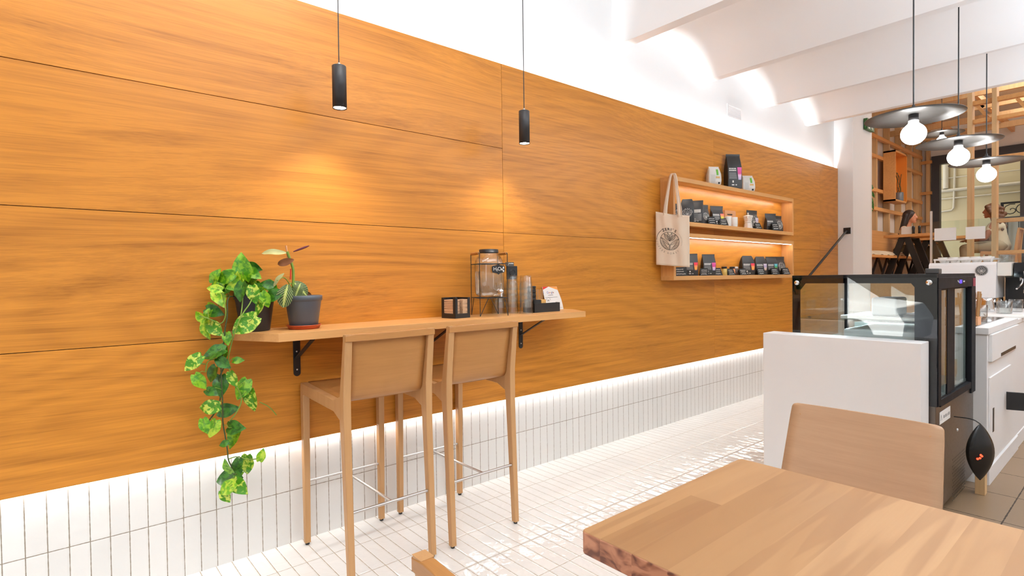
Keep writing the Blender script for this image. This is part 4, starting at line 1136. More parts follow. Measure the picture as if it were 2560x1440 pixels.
def bag(label, w, d, h, x, y, z, rz, mat, style='pinch', stops=None, emblem=False, txt=True, seed=1, bands=None, name='coffee_bag', cat='coffee bag', group='coffee bags on the shelves'):
    t = thing(name, label, cat, (x, y, z), R(rz), group)
    rn = random.Random(seed)
    def rect(a, b, zz, r=0.006, dy=0.0):
        r = min(r, a * 0.45, b * 0.45); out = []
        for cx_, cy_, a0 in ((a / 2 - r, b / 2 - r, 0), (-a / 2 + r, b / 2 - r, 90), (-a / 2 + r, -b / 2 + r, 180), (a / 2 - r, -b / 2 + r, 270)):
            for k in range(4):
                q = R(a0 + 30 * k); out.append((cx_ + r * math.cos(q), cy_ + r * math.sin(q) + dy, zz))
        return out
    if style == 'pinch':
        prof = [(0.0, 0.98, 0.96), (0.03, 1.0, 1.0), (0.30, 1.0, 1.04), (0.60, 1.0, 0.92), (0.76, 0.985, 0.56), (0.90, 0.975, 0.16), (0.93, 0.985, 0.06), (1.0, 0.985, 0.05)]
    elif style == 'round':
        prof = [(0.0, 0.96, 0.92), (0.05, 1.0, 1.0), (0.40, 1.0, 1.04), (0.65, 0.98, 0.85), (0.84, 0.90, 0.50), (0.95, 0.80, 0.18), (1.0, 0.70, 0.05)]
    elif style == 'flare':
        prof = [(0.0, 0.98, 0.96), (0.03, 1.0, 1.0), (0.35, 0.96, 1.02), (0.62, 0.90, 0.75), (0.76, 0.96, 0.20), (0.82, 1.0, 0.08), (1.0, 1.04, 0.05)]
    else:
        prof = [(0.0, 0.80, 0.80), (0.04, 0.96, 1.0), (0.25, 1.04, 1.10), (0.60, 1.0, 1.0), (0.86, 0.86, 0.55), (0.95, 0.80, 0.14), (1.0, 0.84, 0.05)]
    secs = [rect(w * a, max(0.003, d * b), h * f, 0.010 if style == 'pillow' else 0.006) for f, a, b in prof]
    MB().sections(secs, smooth=True).build('bag', mat, t, bevel=0.0)
    # front face: y at height
    def yf(zz):
        f = zz / h
        for (f0, a0, b0), (f1, a1, b1) in zip(prof[:-1], prof[1:]):
            if f <= f1: return -d * (b0 + (b1 - b0) * (f - f0) / (f1 - f0)) / 2 - 0.0012
        return -0.003
    def patch(pts):
        return [(px, yf(pz), pz) for px, pz in pts]
    def quad_strip(m, x0, x1, z0, z1, n=6, taper=0.0):
        vs = []
        for k in range(n + 1):
            zz = z0 + (z1 - z0) * k / n; tp = taper * (1 - k / n)
            vs += [(x0 + tp, yf(zz), zz), (x1 - tp, yf(zz), zz)]
        m.add(vs, [(2 * k, 2 * k + 1, 2 * k + 3, 2 * k + 2) for k in range(n)])
    if stops:
        m = MB(); quad_strip(m, w * 0.16, w * 0.47, h * 0.24, h * 0.60, 8, w * 0.06)
        m.build('colour_label', gradient('label_print', stops, 2, h * 0.24, h * 0.60, 0.5), t)
    if txt:
        m = MB()
        for r_ in range(2):
            xx = -w * 0.42
            while xx < w * 0.08:
                ww = rn.uniform(0.02, 0.05) * w; quad_strip(m, xx, xx + ww * 1.1, h * (0.545 - 0.055 * r_), h * (0.580 - 0.052 * r_), 1); xx += ww * 1.5
        quad_strip(m, -w * 0.20, -w * 0.10, h * 0.16, h * 0.22, 1); quad_strip(m, -w * 0.24, -w * 0.06, h * 0.08, h * 0.11, 1); quad_strip(m, w * 0.02, w * 0.12, h * 0.08, h * 0.11, 1)
        m.build('print', M['white_ink'], t)
        m = MB()
        for r_ in range(9): quad_strip(m, -w * 0.42, w * (0.06 + 0.008 * r_), h * (0.44 - 0.021 * r_), h * (0.452 - 0.021 * r_), 1)
        m.build('fine_print', M['grey_ink'], t)
    if emblem:
        m = MB(); cx_, cz_ = (0.0, h * 0.38) if not stops else (w * 0.0, h * 0.4); r_ = w * 0.30
        def P(a, q, dz=0): return (cx_ + a, yf(cz_ + q) - 0.0004, cz_ + q)
        m.tube([P(r_ * math.cos(k * PI / 14), r_ * math.sin(k * PI / 14)) for k in range(28)], 0.0012, 5, closed=True)
        m.tube([P(r_ * 1.25 * math.cos(R(q)), r_ * 1.25 * math.sin(R(q))) for q in range(5, 60, 8)], 0.0014, 5)
        m.tube([P(r_ * 1.25 * math.cos(R(q)), r_ * 1.25 * math.sin(R(q))) for q in range(120, 176, 8)], 0.0014, 5)
        for q in (25, 55, 90, 125, 155):
            d_ = Vector((math.cos(R(q)), math.sin(R(q)))); s_ = Vector((-d_.y, d_.x)); b_ = Vector((0, -0.35 * r_))
            lp = [b_ + d_ * (r_ * 1.15 * u_) + s_ * (r_ * 0.20 * math.sin(PI * u_) * e) for u_, e in [(k / 6, 1) for k in range(7)] + [(k / 6, -1) for k in range(5, 0, -1)]]
            m.tube([P(v.x, v.y) for v in lp], 0.0010, 5, closed=True)
        for k in range(5):
            zz = -r_ * (0.35 + 0.13 * k); hw_ = math.sqrt(max(0, r_ * r_ - zz * zz))
            m.tube([P(-hw_, zz + 0.12 * r_), P(0, zz - 0.05 * r_), P(hw_, zz + 0.12 * r_)], 0.0009, 5)
        for q in (70, 90, 112): 
            c_ = P(r_ * 1.25 * math.cos(R(q)), r_ * 1.25 * math.sin(R(q))); m.box(c_[0] - 0.003, c_[0] + 0.003, c_[1] - 0.0004, c_[1], c_[2] - 0.003, c_[2] + 0.003)
        m.build('emblem', M['white_ink'], t)
    if bands:
        for nm_, mt_, x0, x1, z0, z1 in bands:
            m = MB(); quad_strip(m, w * x0, w * x1, h * z0, h * z1, 4); m.build(nm_, mt_, t)
    return t

PK = [(0.0, (0.45, 0.40, 0.60)), (0.35, srgb(232, 190, 220)), (0.5, srgb(206, 60, 130)), (1.0, srgb(214, 90, 160))]
RD = [(0.0, srgb(120, 60, 110)), (0.15, srgb(246, 170, 60)), (0.55, srgb(250, 150, 90)), (0.7, srgb(236, 70, 70)), (1.0, srgb(230, 50, 90))]
PU = [(0.0, srgb(190, 150, 120)), (0.3, srgb(214, 190, 180)), (0.6, srgb(170, 150, 190)), (1.0, srgb(214, 204, 214))]
BL = [(0.0, srgb(206, 210, 80)), (0.35, srgb(150, 190, 40)), (0.5, srgb(40, 150, 90)), (0.75, srgb(90, 190, 190)), (1.0, srgb(110, 180, 210))]
OG = [(0.0, srgb(120, 190, 40)), (0.4, srgb(214, 214, 70)), (0.75, srgb(244, 140, 90)), (1.0, srgb(240, 110, 110))]
wl = [('green_motif', plain('green_print', srgb(96, 168, 44), 0.5), 0.10, 0.26, 0.52, 0.84), ('grey_face', plain('grey_white_film', (0.52, 0.50, 0.46), 0.4), -0.34, -0.02, 0.1, 0.55), ('orange_motif', plain('tan_print', srgb(206, 160, 90), 0.5), 0.05, 0.36, 0.36, 0.46), ('dark_motif', M['chalk_card'], 0.22, 0.36, 0.06, 0.16)]
ZT, ZU, ZL = 2.0855, 1.7255, 1.2715
bag('white and green bag on the upper shelf top, left of the tall black bag', 0.120, 0.060, 0.170, 3.244, -0.103, ZT, -32, M['bag_white'], 'pillow', None, False, False, 1, wl)
bag('tall black coffee bag with a pink label on top of the upper shelf', 0.140, 0.085, 0.325, 3.572, -0.113, ZT, -34, M['bag_black'], 'pinch', PK, False, True, 2)
bag('white and green bag on the upper shelf top, right of the tall black bag', 0.130, 0.060, 0.158, 3.872, -0.103, ZT, -32, M['bag_white'], 'pillow', None, False, False, 3, wl)
# upper box
bag('black coffee bag at the left end of the upper shelf, behind the tote straps', 0.100, 0.050, 0.150, 2.640, -0.105, ZU, -40, M['bag_black'], 'round', None, True, False, 4)
bag('black coffee bag with a round emblem, second from the left on the upper shelf', 0.110, 0.055, 0.200, 2.800, -0.110, ZU, -55, M['bag_black'], 'round', None, True, False, 5)
bag('black pointed coffee bag with white patches on the upper shelf', 0.105, 0.060, 0.200, 2.950, -0.112, ZU, -60, M['bag_black'], 'pinch', None, False, True, 6,
    [('white_patch', M['white_ink'], -0.30, 0.30, 0.46, 0.60), ('clear_patch', M['grey_ink'], -0.35, 0.35, 0.10, 0.42)])
bag('small dark coffee bag with a flared top behind the first price card', 0.095, 0.050, 0.175, 3.090, -0.095, ZU, -15, M['bag_black'], 'flare', None, True, False, 7)
bag('black coffee bag with a coral and lime label on the upper shelf', 0.135, 0.055, 0.180, 3.300, -0.098, ZU, -22, M['bag_black'], 'flare', OG, False, True, 8)
bag('black coffee bag with a flared top standing behind the cream moka pot', 0.150, 0.050, 0.188, 3.985, -0.091, ZU, -12, M['bag_black'], 'flare', PU, True, False, 9)
bag('black coffee bag with fine print, left of the pair at the upper shelf end', 0.130, 0.050, 0.178, 4.350, -0.108, ZU, -25, M['bag_black'], 'flare', None, False, True, 10)
bag('black coffee bag with round emblem, right of the pair at the upper shelf end', 0.130, 0.050, 0.168, 4.540, -0.098, ZU, -8, M['bag_black'], 'flare', None, True, False, 11)
# lower box
bag('black coffee bag with red label on the lower shelf beside the tote bag', 0.105, 0.055, 0.190, 2.860, -0.108, ZL, -48, M['bag_black'], 'pinch', RD, False, True, 12)
bag('black coffee bag with a pink and violet label standing alone on the lower shelf', 0.120, 0.060, 0.190, 3.135, -0.108, ZL, -34, M['bag_black'], 'pinch', PK, False, True, 13)
bag('black coffee bag with red and orange label, first of four on the lower shelf', 0.150, 0.055, 0.188, 3.850, -0.106, ZL, -22, M['bag_black'], 'round', RD, False, True, 14)
bag('black coffee bag with pale violet label, second of four on the lower shelf', 0.140, 0.055, 0.184, 4.120, -0.104, ZL, -22, M['bag_black'], 'round', PU, False, True, 15)
bag('black coffee bag with blue and green label, third of four on the lower shelf', 0.140, 0.055, 0.186, 4.365, -0.102, ZL, -20, M['bag_black'], 'pinch', BL, False, True, 16)
bag('black coffee bag with white round emblem, last of four on the lower shelf', 0.150, 0.050, 0.190, 4.590, -0.096, ZL, -10, M['bag_black'], 'flare', None, True, False, 17)

def price_card(label, w, h, x, y, z, rz, seed):
    t = thing('price_card', label, 'price card', (x, y, z), R(rz), 'chalk price cards on the shelves')
    d = 0.026
    m = MB()
    m.add([(-w / 2, -d, 0), (w / 2, -d, 0), (w / 2 * 0.86, 0, h), (-w / 2 * 0.86, 0, h), (w / 2, d, 0), (-w / 2, d, 0)], [(0, 1, 2, 3), (2, 4, 5, 3)])
    m.build('card', M['chalk_card'], t, solid=0.0012)
    F_ = frame((0, -d - 0.0008, 0), (1, 0, 0), (0, d, h)); s = math.hypot(d, h)
    m = MB(); rn = random.Random(seed)
    for k, (yy, hh) in enumerate(((0.74, 0.17), (0.50, 0.14), (0.22, 0.22))):
        x0 = -w * 0.34 + rn.uniform(0, 0.08) * w; x1 = w * rn.uniform(0.20, 0.36)
        n = int((x1 - x0) / (0.0048)) + 3
        pts = []
        for i in range(n):
            xx = x0 + (x1 - x0) * i / (n - 1)
            pts.append(F_ @ Vector((xx, s * yy + s * hh * 0.5 * ((1 if i % 2 else -1) * rn.uniform(0.5, 1.0)), 0.0)))
        m.tube(chaikin(pts, 1), 0.0013, 5)
    m.build('chalk_writing', M['white_ink'], t)
    return t
price_card('black chalk card on the upper shelf in front of the small flared bag', 0.085, 0.068, 3.130, -0.148, ZU, -24, 1).location.y = -0.140
price_card('black chalk card on the upper shelf in front of the coral and lime label', 0.090, 0.066, 3.330, -0.140, ZU, -24, 2).location.y = -0.140
price_card('black chalk card on the upper shelf right of the cream moka pot', 0.080, 0.062, 4.010, -0.132, ZU, -20, 14)
price_card('black chalk card before the pair of bags at the upper shelf end', 0.090, 0.078, 4.335, -0.142, ZU, -20, 3).location.y = -0.156
price_card('black chalk card at the left end of the lower shelf under the tote bag', 0.120, 0.074, 2.690, -0.105, ZL, -35, 4)
price_card('black chalk card left of the pink and violet bag on the lower shelf', 0.075, 0.064, 3.030, -0.128, ZL, -50, 5)
price_card('black chalk card between the pink and violet bag and the first jar', 0.090, 0.068, 3.262, -0.118, ZL, -24, 6)
price_card('black chalk card between the two spice jars on the lower shelf', 0.080, 0.060, 3.465, -0.138, ZL, -20, 7)
price_card('black chalk card in front of the white capped jar on the lower shelf', 0.090, 0.060, 3.680, -0.145, ZL, -20, 8)
price_card('black chalk card in front of the red and orange labelled bag', 0.110, 0.066, 4.035, -0.146, ZL, -18, 9).location.y = -0.150
price_card('black chalk card in front of the blue and green labelled bag', 0.110, 0.068, 4.330, -0.148, ZL, -18, 10).location.y = -0.152
price_card('black chalk card at the right end of the lower shelf before the emblem bag', 0.110, 0.070, 4.585, -0.148, ZL, -16, 11).location.y = -0.150

def spice_jar(label, x, y, lidmat, body):
    t = thing('spice_jar', label, 'jar', (x, y, ZL), 0, 'small jars on the lower shelf')
    MB().lathe([(0, 0), (0.024, 0), (0.026, 0.003), (0.026, 0.052), (0.022, 0.058), (0.022, 0.062), (0, 0.062)], (0, 0, 0), 24).build('jar', body, t)
    MB().lathe([(0, 0.062), (0.0245, 0.062), (0.0245, 0.078), (0.0235, 0.080), (0, 0.080)], (0, 0, 0), 24).build('lid', lidmat, t)
spice_jar('small spice jar with black lid and yellow contents on the lower shelf', 3.372, -0.130, M['black_plastic'], plain('yellow_spice_label', srgb(206, 176, 96), 0.4, var=0.35, nscale=90))
spice_jar('small spice jar with black lid and orange contents on the lower shelf', 3.552, -0.112, M['black_plastic'], plain('orange_spice_label', srgb(214, 140, 90), 0.4, var=0.35, nscale=90))
spice_jar('small jar with white lid beside the red and orange bag on the lower shelf', 3.648, -0.095, M['ceramic'], plain('dark_spice_label', srgb(70, 54, 44), 0.4, var=0.3, nscale=90))

# kraft box, two white cups, moka pot
t = thing('gift_box', 'kraft cardboard box standing behind the white mugs on the upper shelf', 'box', (3.565, -0.074, ZU), R(-6))
MB().box(-0.085, 0.085, -0.018, 0.018, 0, 0.156).build('carton', M['kraft'], t, bevel=0.001)
m = MB(); strokes(m, frame((0, -0.0186, 0.12), (1, 0, 0), (0, 0, 1)), -0.05, 0.03, 0.0, 0.014, 3, 0.0, 0.02)
m.build('print', M['ink'], t)
for lab, x, y, rz in (('white ribbed mug on the upper shelf, left of two before the kraft box', 3.438, -0.128, 0), ('white ribbed mug on the upper shelf, right of two before the kraft box', 3.552, -0.139, 40)):
    t = thing('mug', lab, 'mug', (x, -0.134, ZU), R(rz), 'white mugs on the upper shelf')
    pr = [(0, 0), (0.029, 0), (0.030, 0.004), (0.031, 0.02)] + [(0.0312 + 0.0006 * (k % 2), 0.026 + 0.006 * k) for k in range(10)] + [(0.0320, 0.088), (0.0305, 0.088), (0.0290, 0.01), (0, 0.008)]
    MB().lathe(pr, (0, 0, 0), 28).build('cup', M['ceramic'], t)
    MB().tube(chaikin([(0.034, 0, 0.070), (0.054, 0, 0.068), (0.054, 0, 0.026), (0.034, 0, 0.022)], 2), 0.004, 8).build('handle', M['ceramic'], t)
t = thing('moka_pot', 'cream coloured moka coffee pot on the upper shelf', 'moka pot', (3.845, -0.122, ZU), R(20))
def facet(prof, n=8): return [[(r * math.cos(2 * PI * k / n), r * math.sin(2 * PI * k / n), z) for k in range(n)] for r, z in prof]
MB().sections(facet([(0.041, 0.0), (0.042, 0.004), (0.034, 0.050), (0.030, 0.056)])).build('boiler', M['cream_metal'], t)
MB().lathe([(0, 0.054), (0.034, 0.054), (0.034, 0.064), (0, 0.064)], (0, 0, 0), 32).build('collar', M['cream_metal'], t)
MB().sections(facet([(0.030, 0.063), (0.034, 0.072), (0.044, 0.112), (0.045, 0.116)])).build('jug', M['cream_metal'], t)
m = MB(); m.sections(facet([(0.046, 0.116), (0.044, 0.122), (0.012, 0.130)])); m.lathe([(0.0, 0.13), (0.006, 0.13), (0.0075, 0.146), (0.006, 0.152), (0, 0.153)], (0, 0, 0), 12)
m.build('lid', M['cream_metal'], t)
MB().tube(chaikin([(0.040, 0, 0.108), (0.066, 0, 0.112), (0.070, 0, 0.100), (0.062, 0, 0.062)], 2), 0.006, 8).build('handle', M['black_plastic'], t)
MB().prism([(-0.046, 0.010), (-0.046, -0.010), (-0.058, 0.0)], 0.096, 0.114).build('spout', M['cream_metal'], t)

# ------------------------------------------------------------------ tote bag hung over the corner of the upper shelf
tp = Vector((2.4085, -0.0675, 0)); td = Vector((0.5, -0.866, 0)); tn = Vector((-0.866, -0.5, 0))
tote = thing('tote_bag', 'natural canvas tote bag with a round leaf emblem hanging on the shelf corner', 'tote bag', (0, 0, 0))
TW = 0.260; T1, T0 = 1.797, 1.366
def tpt(u, v, off=0.0):
    """u across, v up the bag"""
    x = TW * u
    sag = -0.046 * u - 0.006 * math.sin(PI * u)
    zb = T0 - 0.025 * u
    zt = T1 + sag
    z = zb + (zt - zb) * v
    w = 0.008 * math.sin(u * 9.0 + 0.7) * (0.35 + 0.65 * v) + 0.004 * math.sin(u * 17 + v * 3)
    edge = 0.010 * math.sin(PI * u) + 0.012 * math.sin(PI * u) * math.sin(PI * (1 - v) ** 0.7)
    narrow = 1 - 0.02 * (1 - v) * (2 * u - 1)
    c = tp + td * (x * narrow)
    return Vector((c.x, c.y, z)) + tn * (w + edge + off)
front = MB(); front.grid(lambda u, v: tpt(u, v, 0.004), 36, 28)
back = MB(); back.grid(lambda u, v: tp * 1 + Vector((td.x * TW * u, td.y * TW * u, tpt(u, v).z)) + tn * (-0.003 - 0.004 * math.sin(PI * u)), 36, 28)
m = MB(); m.add(front.v, front.f, True); m.add(back.v, back.f, True)
def seam(m, a, b):
    n = len(a); m.add(a + b, [(i, i + 1, n + i + 1, n + i) for i in range(n - 1)], True)
seam(m, [tpt(k / 36, 0, 0.004) for k in range(37)], [tp + Vector((td.x * TW * k / 36, td.y * TW * k / 36, tpt(k / 36, 0).z)) + tn * (-0.003 - 0.004 * math.sin(PI * k / 36)) for k in range(37)])
for u in (0, 1): seam(m, [tpt(u, k / 28, 0.004) for k in range(29)], [tp + Vector((td.x * TW * u, td.y * TW * u, tpt(u, k / 28).z)) + tn * -0.003 for k in range(29)])
m.build('body', M['canvas'], tote, solid=0.0012)
top = Vector((2.512, -0.160, 2.094))
def strap(u0, u1, off, lift, side):
    a = tpt(u0, 0.955, off); b = tpt(u1, 0.955, off)
    pts = [a, a + Vector((0, 0, 0.05)), a.lerp(top, 0.55) + td * (-0.012) + tn * 0.010 + Vector((0, 0, 0.02)), top + td * (-0.022) + tn * (0.012 + lift * 0.4) + Vector((0, 0, -0.022)),
           top + td * (-0.006) + tn * 0.006 + Vector((0, 0, 0.008 + lift)), top + td * 0.020 + tn * 0.004 + Vector((0, 0, 0.004 + lift)),
           b.lerp(top, 0.62) + td * (0.016) + tn * 0.014, b + Vector((0, 0, 0.06)) + tn * 0.004, b]
    c = chaikin(pts, 3); n = len(c); vs = []
    for i, p in enumerate(c):
        tw = 0.5 + side * 0.7 * math.sin(i / n * 5.0 + u0 * 4)
        ax = (td * math.cos(tw * 0.9) + tn * math.sin(tw * 0.9)).normalized()
        vs += [p - ax * 0.0125, p + ax * 0.0125]
    q = MB(); q.add(vs, [(2 * i, 2 * i + 1, 2 * i + 3, 2 * i + 2) for i in range(n - 1)], True)
    q.build('strap', M['canvas'], tote, solid=0.0022)
strap(0.24, 0.70, 0.006, 0.004, 1)
strap(0.30, 0.76, -0.004, 0.000, -1)
# print on the tote: letters and emblem follow the cloth
EU, EV, ER = 0.420, 0.475, 0.074
def tmap(x, y):
    """emblem plane (metres) to the cloth"""
    u = EU + x / TW; v = EV + y / (T1 - T0)
    return tpt(min(1, max(0, u)), v, 0.0062)
m = MB()
def line(pts, r=0.0010, closed=False): m.tube([tmap(x, y) for x, y in pts], r, 5, closed=closed)
line([(ER * math.cos(2 * PI * k / 48), ER * math.sin(2 * PI * k / 48)) for k in range(48)], 0.0016, True)
def lf(q, L, wd, b=(0, -0.38), rr=0.0011, veins=True):
    d_ = Vector((math.cos(R(q)), math.sin(R(q)))); s_ = Vector((-d_.y, d_.x)); b_ = Vector(b) * ER
    lp = [b_ + d_ * (ER * L * t_) + s_ * (ER * wd * math.sin(PI * t_) * e) for t_, e in [(k / 8, 1) for k in range(9)] + [(k / 8, -1) for k in range(7, 0, -1)]]
    line([(v.x, v.y) for v in lp], rr, True)
    line([(b_.x, b_.y), tuple(b_ + d_ * ER * L)], rr * 0.8)
    if veins:
        for k in range(2, 8):
            t_ = k / 9; c_ = b_ + d_ * (ER * L * t_); w_ = ER * wd * math.sin(PI * min(1, t_ + 0.08))
            for e in (1, -1):
                g_ = c_ + d_ * ER * 0.09 + s_ * (w_ * 0.9 * e); line([tuple(c_), tuple(g_)], rr * 0.5)
lf(128, 0.98, 0.19, (0, -0.02)); lf(52, 0.98, 0.19, (0, -0.02)); lf(103, 0.96, 0.13, (0, 0.0), veins=False); lf(77, 0.96, 0.13, (0, 0.0), veins=False)
lf(140, 1.25, 0.13, (0, -0.48), veins=False); lf(40, 1.25, 0.13, (0, -0.48), veins=False); lf(270, 0.45, 0.10, (0, -0.5), veins=False)
for k in range(6):
    zz = -0.10 - 0.145 * k
    for s_ in (-1, 1):
        hw_ = math.sqrt(max(0.01, 1 - zz * zz)); inn = max(0.10, 0.62 - 0.11 * k)
        line([(s_ * hw_ * ER, (zz + 0.03) * ER), (s_ * (inn + (hw_ - inn) * 0.35) * ER, (zz + 0.02) * ER), (s_ * inn * ER, (zz - 0.12) * ER)], 0.0010)
line([(ER * 1.38 * math.cos(R(q)), ER * 1.38 * math.sin(R(q))) for q in range(128, 182, 4)], 0.0016)
def arc_text(m, chars, rad, size, flip=False, bold=0.0):
    for ch, q in chars:
        if ch == ' ': continue
        vs, fs = text_mb(ch, size, None, bold=bold)
        a = R(q); rot = a - PI / 2 if not flip else a + PI / 2
        out = []
        for v in vs:
            x = v.x * math.cos(rot) - v.y * math.sin(rot) + rad * math.cos(a); y = v.x * math.sin(rot) + v.y * math.cos(rot) + rad * math.sin(a)
            out.append(tmap(x, y))
        m.add(out, fs)
arc_text(m, [('Z', 121), ('E', 108), ('R', 95), ('I', 84), ("'", 76), ('S', 63)], ER * 1.30, 0.030, bold=0.0008)
m.build('emblem', M['ink'], tote)
m = MB()
arc_text(m, list(zip('COFFEE', (190, 201, 212, 223, 234, 245))) + list(zip('ROAST', (262, 274, 286, 298, 309))), ER * 1.40, 0.021, True)
m.tube([tmap(ER * 1.30 * math.cos(R(q)), ER * 1.30 * math.sin(R(q))) for q in range(-20, 46, 5)], 0.0007, 5)
m.build('lettering', M['ink_grey'], tote)
# ------------------------------------------------------------------ slim spot pendants over the wall counter
def spot_pendant(label, x, y, zb):
    t = thing('pendant_spotlight', label, 'pendant lamp', (x, y, zb), 0, 'slim cylinder pendants over the wall counter')
    r = 0.0315; h = 0.192
    MB().lathe([(r - 0.004, 0.004), (r, 0.0), (r, h - 0.002), (r - 0.002, h), (0.008, h), (0, h)], (0, 0, 0), 40).build('housing', M['dark_lamp'], t)
    MB().lathe([(0.0, 0.010), (r - 0.006, 0.010), (r - 0.004, 0.004)], (0, 0, 0), 32).build('lens', M['spot_lens'], t)
    MB().lathe([(0, h), (0.007, h), (0.007, h + 0.010), (0.004, h + 0.016), (0, h + 0.016)], (0, 0, 0), 16).build('cord_grip', M['steel'], t)
    MB().tube([(0, 0, h + 0.012), (0.001, 0.001, h + 0.4), (0, 0, 3.62 - zb)], 0.0026, 8).build('cord', M['black_plastic'], t)
    MB().lathe([(0, 3.60 - zb), (0.045, 3.60 - zb), (0.045, 3.6195 - zb), (0, 3.6195 - zb)], (0, 0, 0), 32).build('canopy', M['dark_lamp'], t)
    spot_lamp('pendant_beam', (x, y, zb - 0.004), (0, 0.10, -1), 9, (1.0, 0.96, 0.90), 118, 0.9, 0.022)
spot_pendant('black cylinder spot pendant hanging above the potted plants', -0.345, -0.300, 2.057)
spot_pendant('black cylinder spot pendant hanging above the water jar', 0.780, -0.300, 2.062)

# ------------------------------------------------------------------ disc pendants over the bar
M['disc'] = plain('grey_satin_disc', (0.11, 0.11, 0.108), 0.42, 0.35, var=0.04)
def disc_pendant(label, x, y, zb, ztop, rad=0.252, tilt=0.0, group='disc pendants over the bar'):
    t = thing('disc_pendant', label, 'pendant lamp', (x, y, zb), 0, group)
    d = 0.116
    m = MB(); m.lathe([(0.0, d + 0.004), (0.05, d + 0.003), (rad * 0.6, d - 0.004), (rad, d - 0.014), (rad + 0.001, d - 0.012), (rad * 0.6, d - 0.001), (0.05, d + 0.007), (0.0, d + 0.008)], (0, 0, 0), 72)
    m.build('shade', M['disc'], t)
    MB().lathe([(0, d + 0.006), (0.040, d + 0.007), (0.036, d + 0.022), (0.022, d + 0.034), (0.010, d + 0.040), (0.008, d + 0.058), (0, d + 0.060)], (0, 0, 0), 28).build('cap', M['dark_lamp'], t)
    MB().lathe([(0, 0.0805), (0.026, 0.0805), (0.026, d - 0.001), (0, d - 0.001)], (0, 0, 0), 20).build('lampholder', M['dark_lamp'], t)
    pr = [(0, -0.064)] + [(0.066 * math.sin(R(a)), -0.064 * math.cos(R(a))) for a in range(12, 150, 10)] + [(0.027, 0.064), (0.0255, 0.080), (0, 0.082)]
    MB().lathe(pr, (0, 0, 0), 32).build('bulb', M['bulb'], t)
    MB().tube([(0, 0, d + 0.055), (0, 0, ztop - zb)], 0.0042, 8).build('cord', M['black_plastic'], t)
    MB().lathe([(0, ztop - zb - 0.020), (0.058, ztop - zb - 0.020), (0.060, ztop - zb - 0.002), (0.060, ztop - zb), (0, ztop - zb)], (0, 0, 0), 32).build('canopy', M['dark_lamp'], t)
    return t
def ceil_z(x):
    for (x0, z0), (x1, z1) in zip(prof[:-1], prof[1:]):
        if x0 <= x <= x1 and x1 > x0 and x < 5.58: return z0 + (z1 - z0) * (x - x0) / (x1 - x0)
    return 3.6
prof = vault_profile()
for lab, x, y, z in (('large grey disc pendant with round bulb, nearest of the row over the bar', 2.658, -1.747, 2.117),
                     ('grey disc pendant with round bulb, second of the row over the bar', 3.699, -1.767, 2.112),
                     ('grey disc pendant with round bulb, third of the row over the bar', 4.645, -1.775, 2.088)):
    disc_pendant(lab, x, y, z, ceil_z(x))
disc_pendant('small looking disc pendant hanging in the raised back room', 8.05, -0.77, 3.075, 4.35, 0.25)

# emergency exit sign
t = thing('exit_sign', 'green emergency exit sign on the pier edge, half behind the nearest disc', 'exit sign', (6.90, -0.240, 3.215), 0)
MB().box(-0.135, 0.135, -0.02, 0.02, -0.07, 0.07).build('case', plain('green_sign_case', srgb(44, 92, 40), 0.5), t)
m = MB()
m.lathe([(0, 0.052), (0.012, 0.045), (0.014, 0.038), (0, 0.026)], (0.05, -0.021, 0), 10)
for a, b in (((0.05, 0.025), (0.04, -0.015)), ((0.05, 0.02), (0.075, 0.0)), ((0.05, 0.02), (0.02, 0.01)), ((0.04, -0.015), (0.065, -0.055)), ((0.04, -0.015), (0.01, -0.045))):
    m.tube([(a[0], -0.021, a[1]), (b[0], -0.021, b[1])], 0.008, 6)
m.box(-0.09, -0.03, -0.0215, -0.020, -0.055, 0.055)
m.build('pictogram', M['white_ink'], t)
MB().box(-0.012, 0.012, 0.0, 0.0275, 0.05, 0.075).build('arm', M['white_paint'], t)

# handrail down from the pier
t = thing('handrail', 'black steel handrail sloping down from a wall plate on the white pier', 'handrail', (0, 0, 0))
MB().box(6.388, 6.400, -0.185, -0.105, 1.775, 1.855).build('wall_plate', M['black_metal'], t)
MB().tube([(6.392, -0.145, 1.815), (6.33, -0.145, 1.790), (5.12, -0.145, 1.198), (5.08, -0.12, 1.180), (5.07, -0.040, 1.176)], 0.0135, 12).build('rail', M['black_metal'], t)
# ------------------------------------------------------------------ refrigerated display case and white partition
FX0, FX1, FY0, FY1, FZ = 2.000, 2.856, -2.005, -1.308, 1.266
t = thing('white_partition', 'thick white partition panel standing in front of the display case', 'partition', (0, 0, 0))
MB().box(1.852, 1.992, -1.973, -1.201, 0.0, 0.930).build('panel', M['white_paint'], t, bevel=0.004)

dc = thing('display_case', 'black refrigerated display case with glass sides and sliding doors', 'display case', (0, 0, 0))
m = MB()
m.box(FX0 + 0.004, FX1, FY0 + 0.006, FY1, 0.06, 0.600)
m.build('base_cabinet', M['dark_steel'], dc, bevel=0.004)
m = MB()
for x in (FX0 + 0.06, FX1 - 0.10):
    for y in (FY0 + 0.08, FY1 - 0.08): m.lathe([(0, 0), (0.02, 0), (0.02, 0.06), (0, 0.06)], (x, y, 0), 14)
m.build('foot_set', M['black_plastic'], dc)
